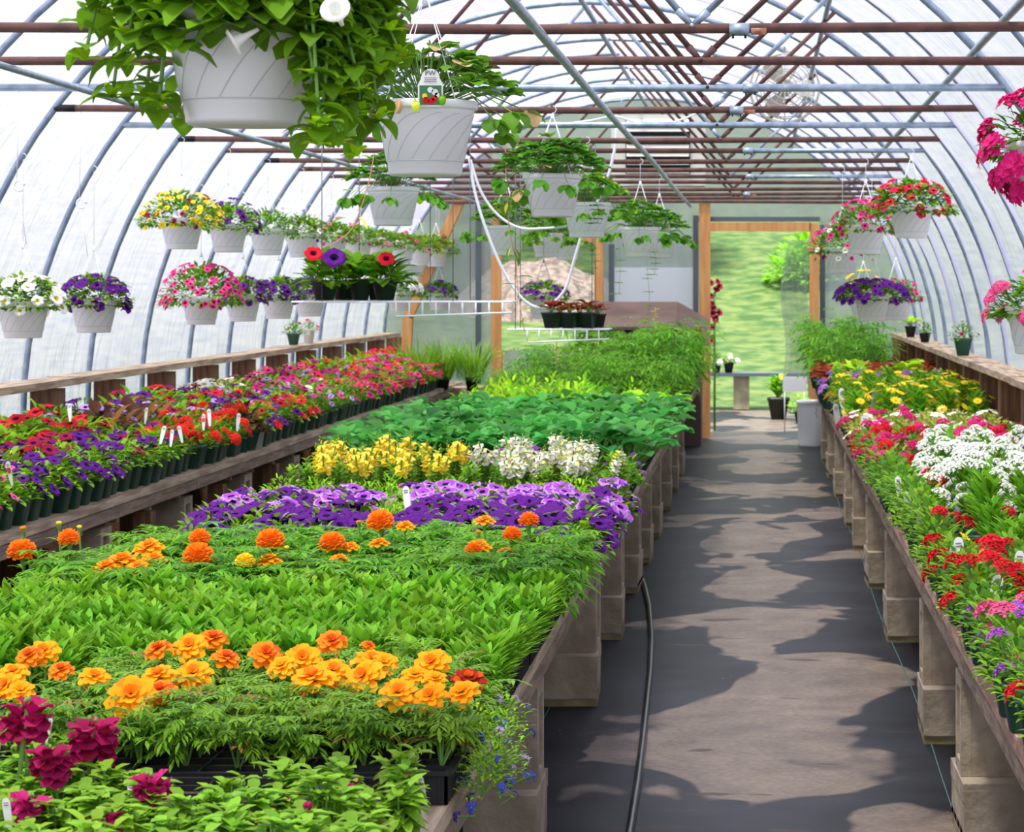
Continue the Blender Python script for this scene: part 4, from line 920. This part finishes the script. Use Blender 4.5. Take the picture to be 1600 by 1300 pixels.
# strawberry baskets in the middle
basket('strawberry plant in a white basket hanging over the middle bench, largest of the middle ones', -.97, YN(3)-.03, 2.112, 1, HBt2, ['alys'], 3, .12, .17, fs=.7, lo=.5)
basket('strawberry plant in a white basket hanging left of the others', -1.91, YN(4)-.03, 2.10, 1, HBt, None, 0)
basket('white strawberry basket hidden partly behind the largest middle one', -.98, YN(5)-.03, 2.06, 1, HBt, None, 0)
basket('strawberry plant in a white basket behind the white hose loop', -1.70, YN(7)-.03, 1.985, 1, HBt, ['alys'], 2, .12, .14, fs=.7, lo=.5)
basket('white strawberry basket behind the hose, second from the hose loop', -1.74, YN(10)-.03, 2.01, .98, HBt, None, 0)
basket('white strawberry basket behind the hose, third from the hose loop', -1.77, YN(12)-.03, 2.01, .98, HBt, None, 0)
basket('strawberry plant in a white basket left of the doorway, front one of the pair', -.79, YN(7)-.03, 1.975, 1, HBt, None, 0, fosc=(1, 1, 1))
basket('strawberry plant in a white basket left of the doorway, rear one of the pair', -.76, YN(9)-.03, 1.99, .98, HBt, ['alys'], 2, .12, .12, fs=.6, lo=.5)
basket('purple petunia basket hanging inside the white hose loop', -1.66, YN(9)-.03, 1.505, .9, HB1, ['purple'], 32, .22, .14, up=ZC, wire=M_dwire, fs=1.05)

# nearest basket: big leafy trailing plant with lime shoots
def rosette(q, p, n, L, W, m, el=1.0):
    for k in range(n): q.leaf(p, k*2*PI/n+rnd.uniform(-.2, .2), el+rnd.uniform(-.5, .3), L*rnd.uniform(.8, 1.1), W, m, 3, .7, .3, 'ln')
def trail(q, path, m, L, W, step=.035, rad=.003, tip=True, m2=M_lime):
    path = spline(path, 6); q.tube(path, rad, M_stem, 5, False); acc = 0; k = 0
    for i in range(1, len(path)):
        acc += (path[i]-path[i-1]).length
        if acc > step and i > 3:
            acc = 0; k += 1; d = path[i]-path[i-1]; az0 = math.atan2(d.y, d.x); f = i/len(path)
            for s in (-1, 1):
                q.leaf(path[i], az0+s*rnd.uniform(.6, 1.5)+(1.57 if k % 2 else 0), rnd.uniform(-.5, .6), L*rnd.uniform(.6, 1.15)*(1.1-.45*f), W*rnd.uniform(.8, 1.1)*(1.1-.4*f), m, 5, 1.1, .25, 'ov', .07)
    if tip: rosette(q, path[-1], 7, L*.42, W*.3, m2, .7)
B1 = basket('large white basket of green trailing foliage, nearest to the camera at top left', -.875, YN(-3), 2.08, 1.05, None, None, 0, up=ZC)
q = MB()
for i in range(80):
    a = rnd.uniform(0, 2*PI); r1 = rnd.uniform(.16, .32); r1 *= .88 if math.cos(a) < -.2 else .8; left = math.cos(a) < -.2; right = math.cos(a) > .35
    dz = -.17 if left else (-.22 if right else -.0)
    if math.sin(a) < -.5 and abs(math.cos(a)) < .6: dz = .04; r1 = .17
    e = Vector((r1*math.cos(a), r1*math.sin(a), rnd.uniform(dz, .14)))
    trail(q, [(0, 0, 0), (.09*math.cos(a), .09*math.sin(a), .07+rnd.uniform(0, .08)), (e.x*.8, e.y*.8, max(e.z, .0)+.09), e], M_big, .085, .056, .026)
for i in range(70):
    a = rnd.uniform(0, 2*PI); r1 = rnd.uniform(.0, .2); rosette(q, (r1*math.cos(a), r1*math.sin(a), .10+rnd.uniform(-.06, .09)), 6, .085, .055, M_big, .4)
for i in range(24):
    a = -PI/2+rnd.uniform(-1, 1); rosette(q, (.175*math.cos(a), .175*math.sin(a), rnd.uniform(-.075, .04)*(1.2 if abs(a+PI/2) > .5 else .6)), 6, .085, .055, M_big, .1); rosette(q, (.20*math.cos(a), .20*math.sin(a), rnd.uniform(-.04, .05)), 6, .035, .014, M_lime, .5)
# right-hand trailing mass towards the second basket
for i in range(44):
    a = rnd.uniform(-.9, .6); z1 = rnd.uniform(-.24, .12); r1 = rnd.uniform(.2, .33 if z1 > .06 else .255)
    trail(q, [(0, 0, .02), (.13*math.cos(a), .13*math.sin(a), .06), (r1*.8*math.cos(a), r1*.8*math.sin(a), .05+z1*.3), (r1*math.cos(a)*(.75 if z1 < -.15 else 1), r1*math.sin(a), z1)], M_big, .078, .052, .026)
put(q.mesh('foliage'), 'foliage', B1, (0, 0, .185))
def fl_trumpet(m):
    q = MB(); q.lathe([(.004, -.06), (.007, -.03), (.014, -.008), (.026, .002), (.03, -.004)], m, 15); return q.mesh('flower')
TRM = fl_trumpet(PMt['white'])
put(TRM, 'flower', B1, (.185, -.24, .165), (1.1, 0, -.1), .8); put(TRM, 'flower', B1, (.02, -.20, .115), (.2, -2.1, 0), .75)
# second basket: strawberry with a label and berries
B2 = basket('white basket of strawberry leaves with an upright label, second nearest to the camera', -.905, YN(-1), 2.092, 1.0, None, ['alys'], 1, .1, .17, fs=.5, lo=.8, up=ZC)
put(fol_trif(95, .25, .16, .06, M_straw, 12, M_dead, .62), 'foliage', B2, (0, 0, .185))
t = thing('plant_label', 'white arched plant label with dark lettering and a strawberry picture, in the second nearest basket', 'plant tag', (-.905+.033, YN(-1)-.142, 2.075), 0)
q = MB(); wd, h = .068, .10; n = 10; pr = [(-wd/2, -.005), (wd/2, -.005), (wd/2*.98, h*.55)]+[(wd*.36*math.cos(PI*k/n), h*.72+wd*.36*math.sin(PI*k/n)) for k in range(n+1)]+[(-wd/2*.98, h*.55)]
N_ = len(pr); q.add([(x, 0, z) for x, z in pr]+[(x, .002, z) for x, z in pr], [tuple(range(N_)), tuple(range(2*N_-1, N_-1, -1))]+[(i, i+N_, (i+1) % N_+N_, (i+1) % N_) for i in range(N_)], M_tag, False)
CARD = put(q.mesh('card'), 'card', t)
q = MB(); q.box((0, -.0012, .026), (.058, .001, .052), M_tgreen); PIC = put(q.mesh('picture'), 'picture', t)
q = MB()
for (x, z, r, m) in ((-.012, .012, .009, PMt['red']), (.003, .010, .009, PMt['red']), (.012, .018, .008, PMt['coral']), (.012, .034, .009, PMt['white']), (.0, .04, .008, PMt['white']), (.018, .026, .007, PMt['white']), (-.015, .024, .007, PMt['yellow'])):
    q.add([(x+r*math.cos(a), -.0025, z+r*math.sin(a)) for a in [2*PI*i/10 for i in range(10)]], [tuple(range(10))], m, False)
put(q.mesh('printed_strawberries'), 'printed_strawberries', PIC)
def text_mesh(s, size, m):
    c = bpy.data.curves.new('t', 'FONT'); c.body = s; c.size = size; c.align_x = 'CENTER'; c.extrude = .0003
    o = bpy.data.objects.new('t', c); C.objects.link(o); bpy.context.view_layer.update()
    me = bpy.data.meshes.new_from_object(o.evaluated_get(bpy.context.evaluated_depsgraph_get())); bpy.data.objects.remove(o); bpy.data.curves.remove(c)
    me.materials.clear(); me.materials.append(m); return me
put(text_mesh('PW', .019, M_ink), 'lettering', CARD, (0, -.0015, .079), (PI/2, 0, 0))
q = MB()
for k in range(3): q.box((0, -.0015, .072-.005*k), (.034-.004*(k == 1), .0006, .0014), M_ink)
put(q.mesh('small_print'), 'small_print', CARD)
def berry(x, z, m, s=1):
    q = MB(); q.lathe([(0, -.018*s), (.006*s, -.014*s), (.0095*s, -.004*s), (.008*s, .003*s), (0, .006*s)], m, 10)
    for k in range(5): q.leaf((0, 0, .004*s), k*1.256, .3, .009*s, .005*s, M_leaflt, 2, 1)
    q.tube([(0, 0, .005), (-.01, .02, .03)], .0012, M_stem, 4, False); return q.mesh('berry')
put(berry(0, 0, M_cream), 'berry', B2, (-.004, -.158, .185), s=1.3); put(berry(0, 0, M_leaflt), 'berry', B2, (.066, -.15, .20), s=1.1)
q = MB()
for k in range(4): q.leaf((0, 0, 0), -PI/2+k*.25-.4, -1.1, .04, .02, M_dead, 4, .4, .5, 'ov', .2)
put(q.mesh('dead_leaf'), 'dead_leaf', B2, (-.05, -.15, .195))
# variegated pothos hanging down
t = thing('variegated_vine', 'variegated cream and green vine hanging on a thin tan stem beside the hose loop', 'vine', tuple(P(790, 190, 330)))
q = MB(); o0 = P(790, 190, 330); pts = [P(x, y, 330)-o0 for x, y in ((790, 190), (790, 240), (793, 300), (796, 360), (805, 400), (808, 440), (813, 480), (820, 520))]
q.tube(spline(pts), .0022, M_tanstem, 5, False); put(q.mesh('stem'), 'stem', t)
q = MB()
for i, (x, y, L, az, el, mm) in enumerate(((790, 222, .06, 2.6, .3, 0), (795, 236, .05, 0, .2, 1), (795, 262, .075, .2, -.5, 0), (785, 268, .06, 2.9, .1, 1), (795, 290, .09, -.1, -1.0, 0), (800, 300, .085, -.6, -1.2, 0), (785, 285, .05, 3.2, .1, 1), (805, 390, .085, -.3, -1.2, 0), (800, 385, .085, 3.5, -1.1, 0), (812, 432, .07, .3, .1, 0), (805, 445, .07, 2.9, .2, 0), (815, 485, .07, .3, .3, 2), (822, 495, .05, 3, -.8, 2), (815, 330, .06, -.5, -.6, 0), (793, 318, .07, -2, -1, 0))):
    p = P(x, y, 330)-o0; m1 = (M_leafdk, M_lime, M_lime)[mm]
    q.leaf(p, az, el, L, L*.72, m1, 5, .5, .2, 'ov'); q.leaf(p+Vector((0, -.003, .001)), az, el, L*.75, L*.26, M_cream, 4, .5, .2, 'ov')
put(q.mesh('leaves'), 'leaves', t)
t = thing('variegated_vine', 'pale variegated vine with a bent tan stem hanging below the second basket', 'vine', tuple(P(580, 240, 400)))
o0 = P(580, 240, 400); q = MB(); q.tube(spline([P(x, y, 400)-o0 for x, y in ((585, 240), (575, 290), (562, 330), (548, 360), (530, 375), (518, 382))]), .0022, M_tanstem, 5, False); put(q.mesh('stem'), 'stem', t)
q = MB()
for (x, y, L, az, el, m1) in ((565, 240, .05, 2.8, .4, M_cream), (560, 262, .06, 3.3, 0, M_leafdk), (550, 298, .05, 2.5, .2, M_lime), (560, 340, .06, -.2, -.7, M_cream), (540, 340, .06, 3, -.2, M_lime), (525, 370, .04, 2, .4, M_lime)):
    q.leaf(P(x, y, 400)-o0, az, el, L, L*.75, m1, 5, .5, .2, 'ov')
put(q.mesh('leaves'), 'leaves', t)
for i, (x0, y0, y1, S) in enumerate(((1020, 380, 430, 240), (1010, 400, 520, 235), (965, 360, 460, 235), (930, 310, 350, 330), (925, 370, 430, 240))):
    o0 = P(x0, y0, S); t = thing('trailing_runner', 'thin green runner with small leaves trailing from a strawberry basket, %s from the nearest' % od(i), 'vine', tuple(o0), group='strawberry runners')
    q = MB(); q.tube([(0, 0, 0), (.02, -.01, -(y1-y0)/S*.5), (.01, 0, -(y1-y0)/S)], .0014, M_stem, 4, False)
    for k in range(5):
        for a in (0, 2.1, 4.2): q.leaf((.02*math.sin(k), 0, -(y1-y0)/S*(.3+.7*k/4)), a+k, .2, .05, .035, M_straw, 3)
    put(q.mesh('runner'), 'runner', t)

# wire shelves hung from the pipes
def wire_shelf(label, x0, x1, y0, dep, z, lip0, wires):
    t = thing('wire_shelf', label, 'shelf', (x0, y0, z))
    q = MB(); L_ = x1-x0; n = int(L_/.028)
    for k in range(5): q.tube([(0, dep*k/4, 0), (L_, dep*k/4, 0)], .0045, M_wire, 5)
    for i in range(n+1): q.tube([(L_*i/n, 0, .004), (L_*i/n, dep, .004)], .0022, M_wire, 4)
    put(q.mesh('wire_deck'), 'wire_deck', t)
    q = MB(); q.tube([(lip0, -.002, -.075), (L_, -.002, -.055)], .005, M_wire, 5)
    for i in range(int((L_-lip0)/.07)+1): q.tube([(lip0+i*.07, 0, 0), (lip0+i*.07, 0, -.072)], .0045, M_wire, 5)
    put(q.mesh('front_lip'), 'front_lip', t)
    q = MB()
    for (a, b_) in wires: q.tube([(a, b_, -.004), (a, b_, ZC-z)], .0026, M_dwire, 5)
    put(q.mesh('hanger'), 'hanger', t)
    return t
SHS = 297
wire_shelf('long white wire shelf hanging left of the middle, holding black pots', -2.45, -1.29, F/SHS, .34, 1.6-(472-VY)/SHS, .55, ((.16, .0), (.73, 0), (.85, 0), (.3, .34), (.9, .34)))
wire_shelf('small white wire shelf hanging over the bench, holding red lettuce pots', -1.47, -.87, F/266, .3, 1.6-(515-VY)/266, .12, ((.05, 0), (.05, .3), (.5, 0), (.5, .3)))
z1 = 1.6-(472-VY)/SHS+.008; z2 = 1.6-(515-VY)/266+.008
FO['shelfpet'] = [fol_bush(.12, .12, 60, .10, .06, M_leaf, m2=M_leafdk)]
for i, (x, yy, nm) in enumerate(((503, .08, 'nearest the left end'), (527, .2, 'second from the left'), (558, .1, 'third from the left'), (578, .23, 'fourth from the left'), (597, .1, 'nearest the right end'))):
    p = P(x, 470, SHS); plant('potted_petunia', 'large-leaved petunia in a black pot on the long wire shelf, %s' % nm, 'potted plant', 'black pots on the long wire shelf', (p.x, p.y+yy, z1), 'shelfpet', pot=BPOT, sc_=1.05)
for (x, y, k, s, d) in ((500, 396, 'red', 1.6, 'left one of the two red ones'), (532, 402, 'purple', 2.1, 'big purple one'), (612, 404, 'red', 1.5, 'right one above the white geraniums')):
    p = P(x, y, SHS-2); p.y -= .17; t = thing('petunia_bloom', 'large %s petunia bloom standing above the wire shelf, %s' % (k, d), 'flower', (p.x, p.y+.12, z1+.1)); z = p.z-z1-.1
    q = MB(); q.tube([(0, .04, 0), (0, -.12, z)], .003, M_stem, 5); put(q.mesh('stem'), 'stem', t); put(FL[k][0], 'flower', t, (0, -.14, z), (.9, 0, .2), s)
for i, x in enumerate((860, 872, 888, 902, 918, 932)):
    p = P(x, 512, 266); plant('potted_lettuce', 'reddish lettuce in a black pot on the small wire shelf, %s from the left' % od(i), 'potted plant', 'lettuce pots on the small wire shelf', (p.x, p.y+.07+.1*(i % 2), z2), 'redlet', pot=BPOT, sc_=.8 if i % 2 else .9)

# heater and fan
t = thing('unit_heater', 'large grey louvred heater hanging at the far end under the roof', 'heater', tuple(P(1028, 290, 168)))
q = MB(); q.box((0, .2, .33), (.87, .4, .66), M_louv); q.box((.0, -.004, .36), (.60, .01, .50), M_dark); CAS = put(q.mesh('casing'), 'casing', t)
for k in range(7):
    q = MB(); z = .12+k*.077
    q.add([(-.29, -.045, z), (.29, -.045, z), (.29, 0, z+.038), (-.29, 0, z+.038), (-.29, -.045, z-.006), (.29, -.045, z-.006), (.29, 0, z+.03), (-.29, 0, z+.03)], [(0, 1, 2, 3), (7, 6, 5, 4), (0, 4, 5, 1), (0, 3, 7, 4), (1, 5, 6, 2), (2, 6, 7, 3)], M_louv, False); put(q.mesh('louver'), 'louver', CAS)
q = MB()
for x in (-.35, .35): q.tube([(x, .2, .66), (x, .2, .72+.12)], .008, M_galv, 6)
put(q.mesh('bracket'), 'bracket', t)
t = thing('circulation_fan', 'round white cage fan hanging under the roof right of centre', 'fan', tuple(P(1226, 138, 232)))
R_ = .235
q = MB()
for rr, yy in ((1, 0), (.97, -.05), (.85, -.08), (.7, -.095), (.52, -.105), (.34, -.11), (1, .06), (.85, .1), (.6, .12), (.3, .13)):
    q.tube([(rr*R_*math.cos(a), yy, rr*R_*math.sin(a)) for a in [2*PI*i/32 for i in range(33)]], .0035 if rr < 1 else .006, M_fan, 5)
for k in range(12):
    a = 2*PI*k/12; q.tube([(.1*R_*math.cos(a), -.112, .1*R_*math.sin(a)), (.7*R_*math.cos(a), -.095, .7*R_*math.sin(a)), (R_*math.cos(a), 0, R_*math.sin(a)), (.6*R_*math.cos(a), .12, .6*R_*math.sin(a)), (.1*R_*math.cos(a), .132, .1*R_*math.sin(a))], .0028, M_fan, 5)
put(q.mesh('wire_cage'), 'wire_cage', t)
q = MB(); q.tube([(0, -.10, 0), (0, .11, 0)], .05, M_fan, 14); put(q.mesh('motor'), 'motor', t)
for k in range(3):
    q = MB(); a = 2*PI*k/3
    pts = []
    for i in range(5):
        r0 = R_*(.2+.68*i/4); wd = .35+.1*math.sin(i)
        for s in (-1, 0, 1): pts.append((r0*math.cos(a+s*wd), s*.03, r0*math.sin(a+s*wd)))
    fs = [(i*3+j, i*3+j+1, i*3+j+4, i*3+j+3) for i in range(4) for j in range(2)]
    q.add(pts, fs, M_fan); put(q.mesh('blade'), 'blade', t)
q = MB(); q.tube([(0, 0, R_), (0, 0, R_+.3)], .01, M_fan, 6); q.box((0, .02, R_-.06), (.045, .06, .12), M_white); put(q.mesh('bracket'), 'bracket', t)
# empty hooks on the left
for i, (x, y, yt, n) in enumerate(((30, 290, 130, 2), (127, 318, 165, 3), (380, 175, 0, 4))):
    if i == 2: continue
    S = SN(n); p = P(x, y, S); q = MB(); R1 = .022
    q.tube([(0, 0, (y-yt)/S), (-.01, 0, R1)], .0016, M_wire, 4); q.tube([(R1*math.cos(a), 0, R1*math.sin(a)) for a in [2*PI*k/14 for k in range(13)]], .0045, M_wire, 6); q.tube([(0, 0, -R1), (.03, 0, -.25)], .0018, M_wire, 4)
    o = q.obj('hanging_hook'); o.location = p; tag(o, 'empty white hanging ring and cord by the left wall, %s' % ('nearer one' if i == 0 else 'farther one'), 'hook')
for i, (x, y0, y1, S) in enumerate(((1205 , 0, 0, 0),)): pass

# ---------------------------------------------------------------- things on the shelf boards and by the back wall
p = P(538, 523, SN(10)); plant('potted_begonia', 'red begonia in a white pot on the left shelf board', 'potted plant', None, (CX-HA+.14, p.y, 1.10), 'small', ['cherry'], 4, .95, R=.09, Hh=.13, pot=WPOT, fs=.7)
plant('potted_begonia', 'orange flower in a green pot on the left shelf board', 'potted plant', None, (CX-HA+.13, p.y-.6, 1.10), 'verb', ['vcor'], 2, .9, R=.09, Hh=.12, pot=POT, fs=.7)
plant('potted_plant', 'straggly plant in a green pot on the right shelf board, nearest one', 'potted plant', None, (CX+HA-.17, F/228, 1.10), 'small', ['redc'], 4, 1.15, R=.1, Hh=.12, pot=POT, fs=.8)
plant('potted_plant', 'small dark plant in a black pot on the right shelf board, middle one', 'potted plant', None, (CX+HA-.17, F/186, 1.10), 'verb', [], 0, .8, pot=BPOT)
plant('potted_plant', 'yellowish plant in a black pot on the right shelf board, farthest one', 'potted plant', None, (CX+HA-.17, F/170, 1.10), 'let', ['redc'], 2, 1.0, pot=BPOT)
# brown potting bin
t = thing('potting_bin', 'big brown slope-topped bin in front of the back wall', 'bin', (-1.1, 23.9, 0))
q = MB(); q.add([(-.55, -.3, 0), (.55, -.3, 0), (.55, .35, 0), (-.55, .35, 0), (-.55, -.3, 1.15), (.55, -.3, 1.05), (.55, .35, 1.2), (-.55, .35, 1.34)], [(3, 2, 1, 0), (4, 5, 6, 7), (0, 1, 5, 4), (1, 2, 6, 5), (2, 3, 7, 6), (3, 0, 4, 7)], M_brown, False); put(q.mesh('body'), 'body', t)
q = MB(); q.add([(-.6, -.35, 1.14), (.3, -.35, 1.14), (.62, -.33, .98), (.3, .38, 1.38), (-.6, .38, 1.38), (.62, .38, 1.2), (-.6, -.35, 1.17), (.3, -.35, 1.17), (.62, -.33, 1.01), (.3, .38, 1.41), (-.6, .38, 1.41), (.62, .38, 1.23)], [(6, 7, 9, 10), (7, 8, 11, 9), (0, 4, 3, 1), (1, 3, 5, 2), (0, 1, 7, 6), (1, 2, 8, 7), (4, 10, 9, 3), (3, 9, 11, 5), (0, 6, 10, 4), (2, 5, 11, 8)], M_brown, False); put(q.mesh('lid'), 'lid', t)
p = P(1093, 525, 158); plant('potted_geranium', 'single red geranium in a black pot by the left doorpost', 'potted plant', None, (p.x-.02, 23.55, 1.02), 'verb', ['geran'], 1, .8, R=.02, Hh=.14, pot=BPOT, fs=1.2)
# white carton by the doorway
t = thing('white_tub', 'tall white plastic tub with black lettering standing at the end of the right bench', 'container', (.515, 23.6, 0))
q = MB(); q.lathe([(.0, 0), (.105, 0), (.11, .02), (.125, .42), (.132, .425), (.132, .45), (.12, .45), (.118, .40)], M_white, 20, sq=.5); TUB = put(q.mesh('tub'), 'tub', t)
q = MB()
for k in range(5): q.tube([(.06+.012*math.sin(k*2), -.128, .38-.02*k), (.065, -.129, .365-.02*k)], .003, M_ink, 4)
put(q.mesh('lettering'), 'lettering', TUB)
o = MB(); o.box((0, 0, .0), (.24, .01, .15), M_white); o.tube([(-.1, 0, -.07), (-.1, 0, -.5)], .006, M_wire, 5); o.tube([(.1, 0, -.07), (.1, 0, -.5)], .006, M_wire, 5); s_ = o.obj('white_sign'); s_.location = (.38, 24.5, .57)
tag(s_, 'blank white sign board standing low beside the doorway', 'sign')
# outside: table, flats, pots, gravel, tall grass, bush, trees
t = thing('outdoor_table', 'grey plank table outside the doorway', 'table', (-.2, 30.6, 0))
q = MB(); q.box((0, 0, .44), (2.2, .5, .04), M_steel); put(q.mesh('tabletop'), 'tabletop', t)
for x in (-.95, 0.0, .95): q = MB(); q.box((x, 0, .21), (.2, .3, .42), M_conc); put(q.mesh('concrete_leg'), 'leg', t)
for i, x in enumerate((-.52, -.36)):
    plant('flower_flat', 'dark flat of pink and white flowers on the outdoor table, %s one' % ('left', 'right')[i], 'potted plant', None, (x, 30.5, .46), 'small', ['vpink', 'gerw'], 5, 1.3, R=.09, Hh=.08, pot=BPOT, fs=.7)
plant('potted_plant', 'yellow-green bushy plant in a large black pot outside the doorway', 'potted plant', None, (.25, 28.2, 0), 'lance', ['daisy'], 3, 2.5, R=.08, Hh=.12, pot=BPOT, fs=.8)
plant('potted_plant', 'small leafy plant in a dark pot outside, right of the large black pot', 'potted plant', None, (.5, 27.6, 0), 'herb', [], 0, 1.3, pot=BPOT)
b = MB(); n = 40; vs = []; fs = []
GX, GY = -3.6, 40.0
for j in range(n):
    for i in range(n):
        x = -1.8+3.6*i/(n-1); y = -1.5+3*j/(n-1); d = math.hypot(x/1.6, y/1.4); z = max(-.4, 1-d*d)*.8+.12*noise.noise(Vector((x*2, y*2, 0)))+.06*noise.noise(Vector((x*7, y*7, 3)))
        vs.append((GX+x, GY+y, z-.05+lawn_z(GX+x, GY+y)))
for j in range(n-1):
    for i in range(n-1): fs.append((j*n+i, j*n+i+1, (j+1)*n+i+1, (j+1)*n+i))
b.add(vs, fs, mat('gravel', '8f8078', .95, scale=9, col2='5f544e', bump=.8)); o = b.obj('gravel_pile'); tag(o, 'pale gravel heap on the lawn beyond the back window opening', 'gravel pile'); o['kind'] = 'stuff'
def grass_clump(n, Hh, R, m):
    q = MB()
    for i in range(n):
        a = rnd.uniform(0, 2*PI); r = R*math.sqrt(rnd.random()); q.leaf((r*math.cos(a), r*math.sin(a), 0), a+rnd.uniform(-.5, .5), rnd.uniform(1.1, 1.5), Hh*rnd.uniform(.6, 1), .014, m, 4, rnd.uniform(.4, 1.4), .2, 'ln')
    return q.mesh('blades')
GC = grass_clump(150, .68, .2, M_leafgr); GC2 = grass_clump(150, .68, .2, M_leaf)
for i, (x, S) in enumerate(((655, 168), (692, 164), (738, 165))):
    X = (x-VX)/S; sg_ = .72; t = thing('ornamental_grass', 'tall arching ornamental grass by the back left corner, %s from the left' % od(i), 'grass plant', (X, F/S, .58), group='ornamental grasses', sc_=.7); put((GC, GC2)[i % 2], 'blades', t)
    q = MB(); q.lathe([(.07, 0), (.1, .17), (.105, .18), (.09, .18), (.08, .16)], M_black, 16); put(q.mesh('pot'), 'pot', t, (0, 0, 0)); t.children[0].location = (0, 0, .14)
q = MB(); q.box((-3.1, 23.75, .29), (1.2, .7, .58), M_wood); tag(q.obj('corner_stand'), 'wooden stand in the back left corner under the ornamental grasses', 'stand')
BU_ = fol_bush(.8, .8, 900, .16, .09, M_leaflt, m2=M_leafgr, stems=10, lo=-.1)
t = thing('bush', 'round bright green bush on the lawn seen through the doorway', 'bush', (.95, 41.5, lawn_z(.95, 41.5)+.05)); put(BU_, 'foliage', t)
t = thing('flower_stand', 'tall plant with red flowers outside against the left doorpost', 'flower', (-.46, 26.0, 0))
q = MB(); q.tube([(0, 0, 0), (0, 0, 1.5)], .015, M_stem, 6)
for i in range(60): z = rnd.uniform(.3, 1.65); q.leaf((0, 0, z), rnd.uniform(0, 6), .2, .09, .05, M_leafdk, 2)
put(q.mesh('foliage'), 'foliage', t)
for i in range(16): put(FL['burg'][0], 'flower', t, (rnd.uniform(-.06, .07), -.04, rnd.uniform(.9, 1.7)), (1.2, 0, rnd.uniform(-1, 1)), 1.3)
def crown(R, n, m, m2): return fol_bush(R, R*.8, n, .5, .3, m, m2=m2, stems=8, fill=.5, lo=-.5)
CRW = crown(3.0, 1500, M_leafdk, M_leaf)
for i, (x, y) in enumerate(((-4.9, 42.5), (-6.2, 50))):
    zt = lawn_z(x, y); t = thing('tree', 'broad green tree on the lawn left of the greenhouse, %s' % ('nearer' if i == 0 else 'farther'), 'tree', (x, y, zt-.1))
    q = MB(); q.tube([(0, 0, 0), (.05, 0, 2), (0, 0, 4.5)], [.25, .18, .1], M_woodv, 8); put(q.mesh('trunk'), 'trunk', t); put(CRW, 'crown', t, (0, 0, 5.4))
